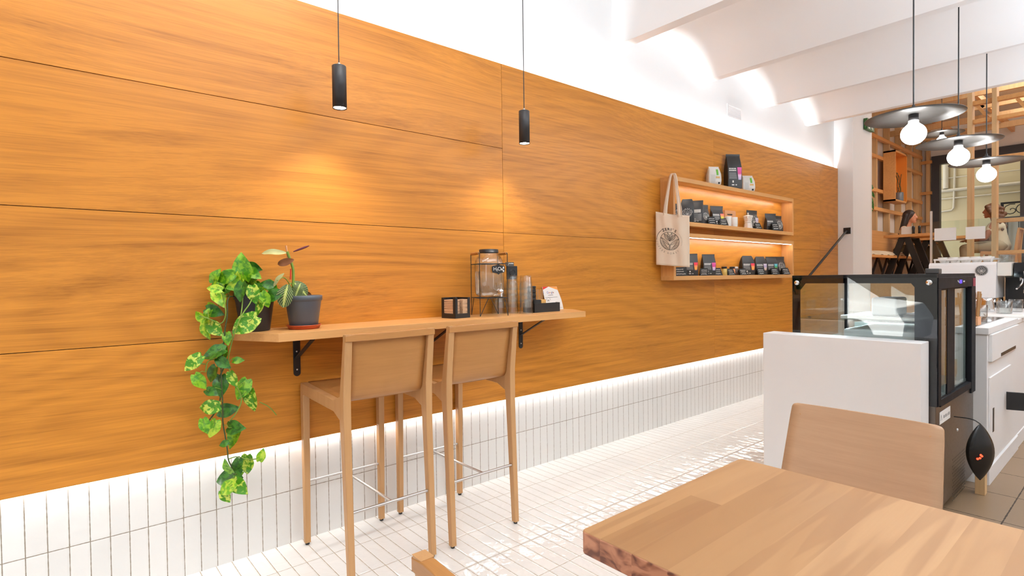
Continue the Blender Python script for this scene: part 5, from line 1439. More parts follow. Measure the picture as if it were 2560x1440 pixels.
# front sheet of glass with its enamelled border
MB().box(FX0 - 0.004, FX0 + 0.002, FY0, FY1, 0.600, FZ).build('front_glass', M['pane_case'], dc)
Zg0, Zg1, Yg0, Yg1 = 0.640, 1.220, -1.910, -1.352
m = MB()
xe = FX0 + 0.0025
def eq(pts): m.add([(xe, y, z) for y, z in pts] + [(xe + 0.003, y, z) for y, z in pts], [tuple(range(len(pts))), tuple(reversed(range(len(pts), 2 * len(pts))))] + [(i, (i + 1) % len(pts), len(pts) + (i + 1) % len(pts), len(pts) + i) for i in range(len(pts))])
eq([(FY1, 0.60), (FY1, FZ), (Yg1, FZ), (Yg1, 0.60)])
eq([(Yg0, 0.60), (Yg0, FZ), (FY0, FZ), (FY0, 0.60)])
eq([(Yg1, Zg1), (Yg1, FZ), (Yg0, FZ), (Yg0, Zg1)])
eq([(Yg1, 0.60), (Yg1, Zg0), (Yg0, Zg0), (Yg0, 0.60)])
eq([(Yg1, Zg1 - 0.04), (Yg1, Zg1), (Yg1 - 0.03, Zg1)])
eq([(Yg0 + 0.015, Zg1), (Yg0, Zg1), (Yg0, Zg1 - 0.02)])
m.build('enamel_border', M['case_enamel'], dc)
for y in (-1.336, -1.972):
    b = MB(); vs, fs = MB().lathe([(0, 0.008), (0.010, 0.008), (0.0145, 0.004), (0.0145, 0)], (0, 0, 0), 24).v, MB().lathe([(0, 0.008), (0.010, 0.008), (0.0145, 0.004), (0.0145, 0)], (0, 0, 0), 24).f
    b.add([(FX0 - 0.004 - v.z, y + v.x, 1.224 + v.y) for v in vs], fs, True); b.build('glass_fixing', M['chrome'], dc)
# frame of the glass box
m = MB()
m.box(FX0, FX1, FY0, FY1, 1.248, FZ)
for x, y in ((FX0 + 0.004, FY1 - 0.022), (FX1 - 0.022, FY1 - 0.022)): m.box(x, x + 0.018, y, y + 0.022, 0.60, 1.248)
m.box(FX1 - 0.05, FX1, FY0 + 0.004, FY0 + 0.05, 0.60, 1.248)
m.build('frame', M['matte_black'], dc)
MB().box(FX0 + 0.02, FX1 - 0.02, FY1 - 0.010, FY1 - 0.004, 0.60, 1.248).build('side_glass', M['pane'], dc)
MB().box(FX1 - 0.010, FX1 - 0.004, FY0 + 0.05, FY1 - 0.02, 0.60, 1.248).build('back_glass', M['pane'], dc)
# service side with two sliding doors
m = MB()
m.box(FX0 + 0.006, FX1, FY0 - 0.004, FY0 + 0.030, 1.190, 1.248)
m.box(FX0 + 0.006, 2.061, FY0 - 0.004, FY0 + 0.030, 0.600, 1.190)
m.box(2.752, FX1, FY0 - 0.004, FY0 + 0.030, 0.56, 1.190)
m.box(2.061, 2.752, FY0 - 0.002, FY0 + 0.030, 0.590, 0.628)
m.build('service_frame', M['matte_black'], dc, bevel=0.002)
for nm_, x0, x1, yo in (('sliding_door', 2.050, 2.262, 0.004), ('sliding_door', 2.300, 2.765, 0.014)):
    d_ = MB()
    y0 = FY0 + yo; st_ = 0.020
    if x0 < 2.2: d_.box(2.222, 2.305, y0, y0 + 0.008, 0.628, 1.190).box(x0, x0 + 0.014, y0, y0 + 0.008, 0.628, 1.19)
    else: d_.box(x0, 2.430, y0, y0 + 0.008, 0.628, 1.190).box(x1 - 0.014, x1, y0, y0 + 0.008, 0.628, 1.19)
    d_.box(x0, x1, y0 + 0.001, y0 + 0.007, 1.182, 1.192).box(x0, x1, y0 + 0.001, y0 + 0.007, 0.622, 0.632)
    do = d_.build(nm_, M['matte_black'], dc)
    a, b = (2.064, 2.222) if x0 < 2.2 else (2.430, 2.751)
    MB().box(a, b, y0 + 0.002, y0 + 0.006, 0.628, 1.190).build('door_glass', M['pane'], do)
    pm_ = plain('pale_aluminium_profile', (0.55, 0.62, 0.64), 0.35, 0.2, var=0.03)
    e = MB()
    e.box(b - 0.030, b - 0.004, y0 + 0.010, y0 + 0.024, 0.635, 1.185)
    if x0 > 2.2: e.box(a + 0.030, a + 0.062, y0 + 0.010, y0 + 0.024, 0.635, 1.185)
    e.box(a, b, y0 + 0.008, y0 + 0.020, 0.632, 0.646)
    e.build('edge_profile', pm_, do)
m = MB()
for k, (x, w_) in enumerate(((2.445, 0.014), (2.466, 0.014), (2.487, 0.006))):
    m.box(x, x + w_, FY0 - 0.0062, FY0 - 0.0045, 1.212, 1.232)
m.build('display_digits', emit('blue_led_digits', (0.10, 0.06, 0.9), 1.6), dc)
m = MB()
for x, z in ((2.40, 1.226), (2.42, 1.220), (2.53, 1.222), (2.55, 1.222)): m.box(x, x + 0.010, FY0 - 0.006, FY0 - 0.0045, z - 0.004, z + 0.004)
m.build('display_buttons', M['white_ink'], dc)
MB().box(2.775, 2.838, FY0 - 0.006, FY0 - 0.0045, 1.190, 1.238).build('red_sticker', plain('dull_red_sticker', srgb(128, 40, 62), 0.5), dc)
MB().box(2.070, 2.285, FY0 + 0.0038, FY0 + 0.0055, 0.498, 0.560).build('rating_label', M['paper'], dc)
m = strokes(MB(), frame((2.09, FY0 + 0.0035, 0.528), (1, 0, 0), (0, 0, 1)), 0.05, 0.18, 0.0, 0.018, 12, 0.0)
m.bar((2.085, FY0 + 0.0035, 0.515), (2.097, FY0 + 0.0035, 0.545), 0.004, 0.0005, (0, 1, 0)).bar((2.097, FY0 + 0.0035, 0.545), (2.109, FY0 + 0.0035, 0.515), 0.004, 0.0005, (0, 1, 0))
m.build('label_print', M['grey_ink'], dc)
m = MB()
for r_ in range(13):
    for c_ in range(11):
        x = 2.345 + 0.0275 * c_ + (0.0137 if r_ % 2 else 0); z = 0.035 + 0.0185 * r_
        m.add([(x - 0.010, FY0 + 0.0052, z), (x, FY0 + 0.0052, z - 0.006), (x + 0.010, FY0 + 0.0052, z), (x, FY0 + 0.0052, z + 0.006)], [(0, 1, 2, 3)])
tag(m.build('vent_holes', M['black_plastic'], dc), kind='stuff')
m = MB()
for x, z in ((2.45, 0.40), (2.09, 0.34)):
    m.lathe([(0, 0.006), (0.008, 0.004), (0.009, 0)], (0, 0, 0), 12)
    for i in range(len(m.v) - 25, len(m.v)):
        v = m.v[i]; m.v[i] = Vector((x + v.x, FY0 + 0.006 - v.z, z + v.y))
m.build('cabinet_button', M['white_ink'], dc)
# shelves, lamp and goods inside
MB().box(FX0 + 0.03, FX1 - 0.05, FY0 + 0.04, FY1 - 0.03, 1.010, 1.018).build('glass_shelf', M['pane'], dc)
MB().box(FX0 + 0.03, FX1 - 0.05, FY0 + 0.04, FY1 - 0.03, 0.815, 0.823).build('glass_shelf', M['pane'], dc)
MB().box(FX0 + 0.006, FX1 - 0.01, FY0 + 0.03, FY1 - 0.01, 0.600, 0.612).build('deck', M['white_paint'], dc)
MB().box(2.10, 2.80, FY1 - 0.06, FY1 - 0.03, 1.232, 1.246).build('lamp_strip', emit('cold_case_lamp', (0.72, 0.88, 1.0), 3.0), dc)
area_lamp('display_case_lamp', (2.45, FY1 - 0.09, 1.226), (0, -0.35, -1), 0.66, 0.02, 3.0, (0.82, 0.93, 1.0))
o = tag(MB().box(2.06, 2.50, -1.930, -1.545, 0, 0.020).build('serving_tray', M['ceramic'], bevel=0.006), 'white serving tray on the upper glass shelf of the display case', 'tray'); o.location.z = 1.0185
o = tag(MB().box(2.12, 2.32, -1.80, -1.68, 0, 0.100).build('cake_box', plain('pale_plastic_box', (0.72, 0.76, 0.78), 0.3), bevel=0.012), 'pale food box on the white tray in the display case', 'box'); o.location.z = 1.0390
o = tag(MB().box(2.06, 2.56, -1.940, -1.560, 0, 0.14).build('food_container', plain('frosted_white_box', (0.74, 0.77, 0.79), 0.4), bevel=0.012), 'wide white food container on the lower glass shelf of the display case', 'container'); o.location.z = 0.8235
o = tag(MB().box(2.58, 2.70, -1.90, -1.80, 0, 0.16).build('snack_packet', plain('green_print_packet', srgb(176, 186, 120), 0.5, var=0.35, nscale=60), bevel=0.006), 'small green printed packet behind the right sliding door', 'packet'); o.location.z = 0.6125
o = tag(MB().box(2.10, 2.16, -1.99, -1.93, 0, 0.028).build('card_reader', plain('dark_grey_plastic', (0.06, 0.06, 0.06), 0.4), bevel=0.005), 'dark grey card reader on top of the display case', 'card reader'); o.location = (0.0, 0.0, FZ + 0.0005)

# ------------------------------------------------------------------ service counter behind
sc_ = thing('service_counter', 'white service counter with a drawer, behind the display case', 'counter', (0, 0, 0))
m = MB(); m.box(2.872, 6.30, -2.060, -1.36, 0.100, 0.900)
m.build('carcass', M['white_paint'], sc_, bevel=0.003)
MB().box(2.862, 3.90, -2.068, -1.36, 0.900, 0.940).box(3.90, 6.32, -2.068, -1.34, 0.900, 0.930).build('worktop', M['white_paint'], sc_, bevel=0.003)
MB().box(2.872, 3.90, -2.072, -2.052, 0.0, 0.100).box(3.90, 6.30, -2.066, -2.05, 0.0, 0.100).box(2.872, 2.892, -2.052, -1.36, 0, 0.100).box(2.892, 6.30, -1.38, -1.36, 0.0, 0.1).build('plinth', M['white_paint'], sc_, bevel=0.002)
MB().box(2.905, 3.86, -2.078, -2.060, 0.735, 0.898).build('drawer', M['white_paint'], sc_, bevel=0.003)
MB().box(3.18, 3.72, -2.0795, -2.070, 0.742, 0.762).build('drawer_slot', M['black_plastic'], sc_)
dd = MB().box(2.905, 3.62, -2.070, -2.060, 0.130, 0.640).build('cupboard_door', M['white_paint'], sc_, bevel=0.003)
MB().box(2.975, 3.015, -2.0715, -2.069, 0.300, 0.445).build('door_handle', M['black_plastic'], dd)
MB().box(2.93, 3.86, -2.00, -1.42, 0.9402, 0.9445).build('glass_inset', M['black_gloss'], sc_)
# hinged black paddle on the counter front
o = tag(MB().prism([(0, 0), (0.16, 0)] + [(0.16 + 0.058 * math.sin(R(a)), 0.058 - 0.058 * math.cos(R(a))) for a in range(15, 180, 15)] + [(0.16, 0.116), (0, 0.116)], -0.006, 0.006, frame((3.37, -2.0785, 0.375), (0.35, -0.94, 0), (0, 0, 1))).build('black_flap', M['black_plastic'], bevel=0.002), 'black round ended flap sticking out of the white counter front', 'flap')
# black pointed cover leaning at the case corner
m = MB(); n = 14
pts = []
for k in range(n + 1):
    f = k / n; z = 0.173 + 0.301 * f; w = 0.074 * math.sin(PI * f) ** 0.8 * 1.0
    pts.append((z, w))
secs = []
cvr = Vector((0.7634, -0.6458, 0)); cvd = Vector((0.6458, 0.7634, 0)); cvc = Vector((2.360, -2.112, 0))
for z, w in pts:
    w = max(w, 0.002)
    secs.append([tuple(cvc + cvr * (w * math.cos(R(a))) + cvd * (0.42 * w * math.sin(R(a))) + Vector((0, 0, z))) for a in range(0, 360, 30)])
o = thing('black_cover', 'black pointed plastic cover with a small red light, hooked on the case side', 'cover', (0, 0, 0))
m.sections(secs, smooth=True).build('shell', plain('glossy_black_plastic', (0.006, 0.006, 0.006), 0.22), o)
MB().tube(chaikin([tuple(cvc + Vector((0, 0, 0.472))), tuple(cvc + Vector((0.004, 0.03, 0.492))), (2.372, -1.9995, 0.488)], 2), 0.003, 6).build('hook', M['black_metal'], o)
rl = MB()
for dx, dz in ((0, 0), (0.010, 0.010), (-0.012, -0.004), (0.004, 0.016)): rl.sphere(tuple(cvc + cvr * (-0.025 + dx) - cvd * 0.0285 + Vector((0, 0, 0.300 + dz))), 0.0055, 10, 6)
rl.build('red_light', emit('red_indicator', (1.0, 0.05, 0.02), 3.0), o)
o = tag(MB().box(2.660, 2.720, -2.085, -2.040, 0.0, 0.140).build('wooden_block', M['stud'], bevel=0.002), 'small wooden block on the floor under the black cover', 'block')

# coffee machine
CM = 5.5
cmz = 0.9305
cm_ = thing('coffee_machine', 'white lacquered espresso machine with a round emblem on its back', 'coffee machine', (0, 0, 0))
prof_ = [(CM, cmz + 0.09), (CM, cmz + 0.14), (CM + 0.02, cmz + 0.415), (CM + 0.05, cmz + 0.437), (CM + 0.46, cmz + 0.437), (CM + 0.50, cmz + 0.09)]
secs = [[(x, y, z) for x, z in prof_] for y in (-1.712, -1.700, -1.200, -1.188)]
MB().sections(secs).build('body', M['white_paint'], cm_, bevel=0.008)
m = MB()
for y in (-1.69, -1.22):
    for x in (CM + 0.05, CM + 0.42): m.lathe([(0, 0), (0.022, 0), (0.018, 0.092), (0, 0.092)], (x, y, cmz), 14)
m.build('foot_set', M['chrome'], cm_)
m = MB()
m.bar((CM + 0.06, -1.225, cmz + 0.470), (CM + 0.06, -1.675, cmz + 0.470), 0.016).bar((CM + 0.42, -1.225, cmz + 0.470), (CM + 0.42, -1.675, cmz + 0.470), 0.016)
for y in (-1.225, -1.675): m.bar((CM + 0.06, y, cmz + 0.470), (CM + 0.42, y, cmz + 0.470), 0.016)
for y in (-1.23, -1.67):
    for x in (CM + 0.06, CM + 0.42): m.box(x - 0.006, x + 0.006, y - 0.006, y + 0.006, cmz + 0.436, cmz + 0.464)
m.build('cup_rail', M['white_paint'], cm_, bevel=0.003)
MB().box(CM + 0.06, CM + 0.46, -1.815, -1.712, cmz + 0.300, cmz + 0.430).build('side_head', M['cream_metal'], cm_, bevel=0.006)
b = MB()
fr_ = frame((CM + 0.0125, -1.605, cmz + 0.355), (0, -1, 0), (0.072, 0, 1))
b.add([fr_ @ Vector((0.048 * math.cos(2 * PI * k / 32), 0.048 * math.sin(2 * PI * k / 32), zz)) for zz in (0.0, 0.004) for k in range(32)], [tuple(range(32, 64)), tuple(reversed(range(32)))] + [(k, (k + 1) % 32, 32 + (k + 1) % 32, 32 + k) for k in range(32)])
bo = b.build('emblem_disc', M['dark_lamp'], cm_)
m = MB()
def bl(pts, r=0.0014, c=False): m.tube([fr_ @ Vector((x, y, 0.0046)) for x, y in pts], r, 5, closed=c)
bl([(0.044 * math.cos(2 * PI * k / 28), 0.044 * math.sin(2 * PI * k / 28)) for k in range(28)], 0.0012, True)
bl([(0.028 * math.cos(2 * PI * k / 24), 0.028 * math.sin(2 * PI * k / 24)) for k in range(24)], 0.0012, True)
for q in (25, 58, 90, 122, 155):
    d_ = Vector((math.cos(R(q)), math.sin(R(q)))); s_ = Vector((-d_.y, d_.x)); b_ = Vector((0, -0.010))
    bl([tuple(b_ + d_ * 0.030 * t_ + s_ * 0.005 * math.sin(PI * t_) * e) for t_, e in [(k / 5, 1) for k in range(6)] + [(k / 5, -1) for k in range(4, 0, -1)]], 0.0010, True)
for k in range(3): bl([(-0.022 + 0.004 * k, -0.008 - 0.006 * k), (0, -0.013 - 0.006 * k), (0.022 - 0.004 * k, -0.008 - 0.006 * k)], 0.0009)
for k in range(16):
    a = 2 * PI * (k + 0.5) / 16; bl([(0.033 * math.cos(a), 0.033 * math.sin(a)), (0.039 * math.cos(a + 0.08), 0.039 * math.sin(a + 0.08))], 0.0012)
m.build('emblem_print', M['white_ink'], bo)
# cups on top of the machine, in two rows
c0 = None
place = ('first', 'second', 'third', 'fourth', 'fifth')
for r_ in range(2):
    for k in range(5):
        if c0 is None:
            c0 = thing('coffee_cup', 'x', 'cup', (0, 0, 0), 0, 'cups on the coffee machine')
            MB().lathe([(0, 0), (0.020, 0), (0.022, 0.004), (0.036, 0.030), (0.042, 0.056), (0.0395, 0.056), (0.033, 0.030), (0.018, 0.006), (0, 0.005)], (0, 0, 0), 24).build('bowl', M['ceramic'], c0)
            MB().tube(chaikin([(0.040, 0, 0.046), (0.060, 0, 0.046), (0.056, 0, 0.020), (0.034, 0, 0.018)], 2), 0.0035, 6).build('handle', M['ceramic'], c0)
            o = c0
        else: o = dup(c0, (0, 0, 0))
        o.location = (CM + 0.14 + 0.15 * r_, -1.278 - 0.086 * k, cmz + 0.4375); o.rotation_euler = (0, 0, R(-60 + 25 * k))
        o['label'] = 'white coffee cup on the espresso machine, %s from the left in the %s row' % (place[k], ('near', 'far')[r_])
o = None
for k in range(5):
    if o is None:
        g0 = MB().lathe([(0.0, 0.0), (0.034, 0.0), (0.036, 0.002), (0.040, 0.075), (0.0385, 0.075), (0.0345, 0.004), (0, 0.003)], (0, 0, 0), 20).build('glass_tumbler', M['glass']); o = g0
    else: o = g0.copy(); COL.objects.link(o)
    o.location = (CM + 0.10 + 0.075 * k, -1.76, cmz + 0.4305); tag(o, 'clear glass on the side head of the espresso machine, %s from the front' % place[k], 'glass', 'glasses on the coffee machine')
# sneeze guard
gl = thing('glass_screen', 'clear upright glass screen behind the espresso machine', 'glass screen', (0, 0, 0))
MB().box(6.10, 6.108, -1.86, -1.075, cmz, 1.83).build('sheet', M['pane'], gl)
MB().box(6.095, 6.113, -1.09, -1.07, cmz, 1.95).box(6.095, 6.113, -1.86, -1.845, cmz, 1.84).build('posts', M['steel'], gl)
m = MB(); m.box(6.093, 6.0995, -1.300, -1.110, 1.62, 1.755)
m.build('reflection_patch', M['paper'], gl)  # white slab standing in for a reflection in the glass
m = MB(); m.box(6.093, 6.0995, -1.540, -1.380, 1.62, 1.75)
m.build('reflection_patch', M['paper'], gl)  # second slab drawn in place of a reflection

# things standing on the service counter
m = MB(); m.box(-0.045, 0.045, -0.045, 0.045, 0, 0.05)
sh = thing('stirrer_holder', 'small pale wooden bundle of sticks on the service counter', 'holder', (3.02, -1.955, 0.945))
m.build('cup', M['kraft'], sh)
m = MB(); rn = random.Random(3)
for k in range(22):
    x = rn.uniform(-0.038, 0.038); y = rn.uniform(-0.038, 0.038)
    m.bar((x, y, 0.004), (x * 1.5, y * 1.5, 0.20 + rn.uniform(-0.01, 0.01)), 0.007, 0.002)
tag(m.build('stick_bundle', M['beech'], sh), kind='stuff')
j0 = None
for k, (x, y) in enumerate(((3.42, -1.93), (3.62, -1.86), (4.35, -1.93), (4.62, -1.90), (4.9, -1.93))):
    if j0 is None:
        j0 = MB().lathe([(0, 0), (0.042, 0), (0.045, 0.004), (0.047, 0.105), (0.045, 0.105), (0.043, 0.006), (0, 0.005)], (0, 0, 0), 24).build('glass_jar', M['glass']); o = j0
    else: o = j0.copy(); COL.objects.link(o)
    o.location = (x, y, 0.945 if x < 3.86 else 0.9305); tag(o, ('clear glass beaker beside the stick bundle on the service counter', 'clear glass beaker behind the first, on the glass inset of the counter', 'clear glass beaker by the steel jugs on the service counter', 'clear glass beaker past the jugs on the service counter', 'clear glass beaker furthest along the service counter')[k], 'beaker', 'glass beakers on the service counter')
for k, (x, y, r_, lab) in enumerate(((4.15, -1.76, 0.048, 'steel milk jug with spout on the service counter, nearest of three'), (4.50, -1.72, 0.044, 'steel milk jug on the service counter, middle of three'), (4.80, -1.76, 0.05, 'steel milk jug on the service counter, furthest of three'))):
    t = thing('milk_jug', lab, 'jug', (x, y, 0.9305), R(40 * k), 'steel milk jugs')
    MB().lathe([(0, 0), (r_, 0), (r_ * 1.04, 0.01), (r_ * 0.80, 0.09), (r_ * 0.86, 0.115), (r_ * 0.82, 0.115), (r_ * 0.76, 0.09), (r_ * 0.98, 0.012), (0, 0.01)], (0, 0, 0), 24).build('body', M['chrome'], t)
    MB().tube(chaikin([(r_ * 0.84, 0, 0.105), (r_ * 1.7, 0, 0.10), (r_ * 1.6, 0, 0.04), (r_, 0, 0.03)], 2), 0.004, 8).build('handle', M['chrome'], t)
o = tag(MB().box(-0.16, 0.16, -0.11, 0.11, 0, 0.012).build('menu_folder', M['paper'], bevel=0.002), 'white menu sheets lying on the service counter', 'menu'); o.location = (4.02, -1.92, 0.9405); o.rotation_euler = (0, 0, R(12)); o.location.x = 4.20; o.location.z = 0.9305; o.location.y = -1.95
gr = thing('portafilter_rack', 'dark steel rack of coffee tools beside the espresso machine', 'rack', (5.62, -1.945, cmz))
MB().box(-0.14, 0.34, -0.105, 0.215, 0, 0.05).build('drip_base', M['black_plastic'], gr)
MB().box(0.0, 0.34, -0.105, 0.120, 0.285, 0.425).build('group_block', M['black_gloss'], gr)
MB().box(0.25, 0.34, -0.105, 0.215, 0.05, 0.285).build('column', M['black_plastic'], gr)
for k in range(4):
    m = MB(); y = -0.085 + 0.05 * k
    m.tube(chaikin([(0.05, y, 0.32), (-0.02, y - 0.01, 0.24), (-0.06, y + 0.01, 0.20), (-0.12, y + 0.02, 0.18)], 2), 0.008, 8)
    m.lathe([(0, 0.25), (0.022, 0.25), (0.022, 0.31), (0, 0.31)], (0.04, y, 0), 14)
    m.build('portafilter', M['chrome'] if k % 2 else M['black_plastic'], gr)
m = MB()
m.tube(chaikin([(-0.02, -0.07, 0.36), (-0.07, -0.10, 0.30), (-0.06, -0.09, 0.20), (-0.03, -0.06, 0.16), (0.0, -0.03, 0.10)], 2), 0.006, 8)
m.tube(chaikin([(-0.01, 0.05, 0.34), (-0.09, 0.03, 0.26), (-0.08, 0.04, 0.14)], 2), 0.005, 8)
m.build('steam_wand', M['chrome'], gr)
# ------------------------------------------------------------------ raised back room
def sx_frame():
    """timber post and rail screen at the edge of the raised room"""
    t = thing('timber_screen', 'pine post and rail screen in front of the seated woman in the back room', 'screen', (0, 0, 0))
    for y0, y1 in ((-1.222, -1.176), (-1.450, -1.406)):
        MB().box(7.30, 7.45, y0, y1, PF, 4.34).build('post', M['stud'], t, bevel=0.002)
    for z, hh in ((1.505, 0.04), (1.885, 0.045), (2.637, 0.055), (3.117, 0.045), (3.342, 0.05)):
        MB().box(7.34, 7.42, -2.9, -1.222 if z > 2.0 else -1.45, z - hh / 2, z + hh / 2).build('rail', M['oak'], t, bevel=0.002)
    for a, b in (((7.40, -1.26, 3.31), (7.40, -1.36, 3.14)), ((7.40, -1.62, 3.31), (7.40, -1.72, 3.14))):
        MB().bar(a, b, 0.035, 0.03, up=(1, 0, 0)).build('brace', M['oak'], t)
    return t
sx_frame()
# ceiling lattice of the back room
lt = thing('ceiling_lattice', 'pine ceiling lattice hung above the seats of the raised back room', 'lattice', (0, 0, 0))
for k, x in enumerate((8.2, 9.1, 10.0, 10.9, 11.8)):
    MB().box(x, x + 0.05, -3.5, 0.65, 3.86, 3.96).build('joist', M['stud'], lt)
for k, y in enumerate((-2.6, -1.7, -0.9, -0.1)):
    MB().box(7.6, 12.9, y, y + 0.05, 3.96, 4.06).build('joist', M['oak'], lt)
for k, (x, y) in enumerate(((8.22, -1.7), (8.22, -0.9), (9.12, -1.7), (9.12, -0.1), (10.02, -0.9), (10.02, -0.1))):
    MB().bar((x, y, 3.88), (x, y + 0.45, 4.33), 0.04).build('hanger', M['stud'], lt)
# stud wall along the left with shelf boxes
sw = thing('stud_lining', 'pine stud lining with rails along the left wall of the back room', 'stud wall', (0, 0, 0))
for x in (8.55, 9.25, 9.95, 10.65, 11.35, 12.05, 12.6):
    MB().box(x, x + 0.06, 0.56, 0.655, 2.02, 4.34).build('stud', M['stud'], sw)
for z in (2.42, 2.75, 3.35, 3.70):
    MB().box(8.4, 12.84, 0.545, 0.60, z - 0.03, z + 0.03).build('rail', M['oak'], sw)
sw2 = thing('stud_lining', 'pine studs with rails on the end wall left of the dark window', 'stud wall', (0, 0, 0))
for y in (0.47, 0.62):
    MB().box(12.90, 12.99, y - 0.03, y + 0.03, PF, 4.34).build('stud', M['stud'], sw2)
for z in (2.30, 2.95, 3.6):
    MB().box(12.87, 12.93, 0.40, 0.655, z - 0.03, z + 0.03).build('rail', M['oak'], sw2)
nb = thing('niche_shelf', 'open wooden niche shelf with an amber back on the left of the back room', 'shelf', (0, 0, 0))
am = plain('amber_painted_board', srgb(222, 140, 52), 0.6)
MB().box(10.30, 10.95, 0.515, 0.545, 2.60, 3.45).build('back_board', am, nb)
MB().box(10.27, 10.30, 0.36, 0.545, 2.57, 3.48).build('side_board', M['oak'], nb)
MB().box(10.95, 10.98, 0.36, 0.545, 2.57, 3.48).build('side_board', am, nb)
MB().box(10.27, 10.98, 0.36, 0.545, 2.57, 2.60).build('bottom_board', M['oak'], nb)
MB().box(10.27, 10.98, 0.36, 0.545, 3.45, 3.48).build('top_board', M['oak'], nb)
vb = thing('plant_vase', 'blue grey vase with bare twigs standing in the amber niche', 'vase', (10.80, 0.435, 2.6005))
MB().lathe([(0, 0), (0.055, 0), (0.065, 0.02), (0.065, 0.16), (0.058, 0.17), (0.05, 0.16), (0.05, 0.02), (0, 0.02)], (0, 0, 0), 24).build('pot', plain('blue_grey_glaze', srgb(110, 122, 130), 0.4), vb)
m = MB(); rn = random.Random(4)
for k in range(5):
    a = rn.uniform(-1, 1); p = Vector((0, 0, 0.03)); pts = [p]
    for q in range(5): p = p + Vector((rn.uniform(-0.04, 0.04) + a * 0.02, rn.uniform(-0.04, 0.04), 0.10)); pts.append(p)
    m.tube(chaikin(pts, 1), 0.005, 5)
m.build('twigs', M['vine_dark'], vb)
hp = thing('hanging_plant', 'green trailing plant hanging beside the pier in the back room', 'plant', (8.95, 0.42, 2.66))
MB().lathe([(0, 0), (0.06, 0), (0.08, 0.10), (0.07, 0.10), (0, 0.08)], (0, 0, -0.05), 20).build('pot', M['pot_dark'], hp)
m = MB(); rn = random.Random(9)
for k in range(34):
    leaf(m, Vector((rn.uniform(-0.12, 0.12), rn.uniform(-0.08, 0.08), rn.uniform(-0.42, 0.12))), rn.uniform(0.08, 0.13), rn.uniform(200, 340), rn, 0.4)
m.build('foliage', LM[2], hp)
MB().tube([(0, 0, 0.05), (0, 0, 1.1)], 0.004, 6).build('hanger', M['vine_dark'], hp)

# bench along the left wall
bn = thing('long_bench', 'wooden wall bench with crossed black legs and a pale seat cushion', 'bench', (0, 0, 0))
MB().box(7.30, 12.3, 0.47, 0.52, PF + 0.45, PF + 0.86).build('backrest', M['oak'], bn)
MB().box(7.30, 12.3, 0.02, 0.52, PF + 0.36, PF + 0.40).build('seat', M['oak'], bn)
for k in range(10):
    x = 7.6 + 0.47 * k
    m = MB(); m.bar((x, 0.10, PF), (x + 0.34, 0.10, PF + 0.36), 0.03, 0.02).bar((x + 0.34, 0.13, PF), (x, 0.13, PF + 0.36), 0.03, 0.02)
    m.build('crossed_leg', M['black_metal'], bn)
cu = MB()
for k in range(5):
    x0 = 7.32 + 0.99 * k
    q = MB().grid(lambda u, v: (x0 + 0.97 * u, 0.03 + 0.43 * v, PF + 0.4005 + 0.075 * (max(0, math.sin(PI * u)) ** 0.3) * (max(0, math.sin(PI * v)) ** 0.3) + 0.01 * math.sin(u * 20 + v * 3)), 20, 12)
    cu.add(q.v, q.f, True)
    cu.add([(x0, 0.03, PF + 0.4005), (x0 + 0.97, 0.03, PF + 0.4005), (x0 + 0.97, 0.46, PF + 0.4005), (x0, 0.46, PF + 0.4005)], [(0, 1, 2, 3)])
    o = MB(); o.add(q.v, q.f, True); o.add([(x0, 0.03, PF + 0.4005), (x0 + 0.97, 0.03, PF + 0.4005), (x0 + 0.97, 0.46, PF + 0.4005), (x0, 0.46, PF + 0.4005)], [(3, 2, 1, 0)])
    tag(o.build('seat_cushion', M['cushion']), 'pale linen seat cushion on the wall bench, %s from the pier' % place[k], 'cushion', 'cushions on the wall bench')

def trestle_table(label, x, y0, y1, w, top):
    t = thing('trestle_table', label, 'table', (x, 0, PF))
    MB().box(-w / 2, w / 2, y0, y1, top - 0.045, top).build('tabletop', M['oak'], t, bevel=0.003)
    ym = (y0 + y1) / 2 + 0.10
    for s in (-1, 1):
        xx = s * (w / 2 - 0.06)
        m = MB(); m.bar((xx, ym + 0.03, top - 0.05), (xx, ym + 0.26, 0.0), 0.05, 0.085).bar((xx, ym - 0.03, top - 0.05), (xx, ym - 0.26, 0.0), 0.05, 0.085)
        m.build('leg', M['black_metal'], t)
    MB().box(-w / 2 + 0.05, w / 2 - 0.05, ym - 0.05, ym + 0.05, top - 0.065, top - 0.046).build('stretcher', M['black_metal'], t)
    return t
trestle_table('oak table on splayed black legs at the near end of the back room', 9.36, -0.55, 0.20, 0.62, 0.735)
trestle_table('oak table between the two seated women in the back room', 10.35, -0.72, 0.16, 0.70, 0.715)
t = thing('menu_stand', 'small pale menu stand on the near back room table', 'menu stand', (9.25, -0.06, PF + 0.7355))
MB().box(-0.06, 0.06, -0.085, 0.07, 0, 0.006).box(-0.004, 0.004, -0.08, 0.065, 0.006, 0.13).build('board', M['paper'], t)
for lab, y in (('dark pepper mill on the near back room table, left of the pair', -0.165), ('dark salt mill on the near back room table, right of the pair', -0.245)):
    o = tag(MB().lathe([(0, 0), (0.020, 0), (0.018, 0.05), (0.021, 0.10), (0.018, 0.13), (0, 0.135)], (0, 0, 0), 14).build('table_mill', M['black_plastic']), lab, 'mill', 'mills on the back room table'); o.location = (9.22, y, PF + 0.7355)

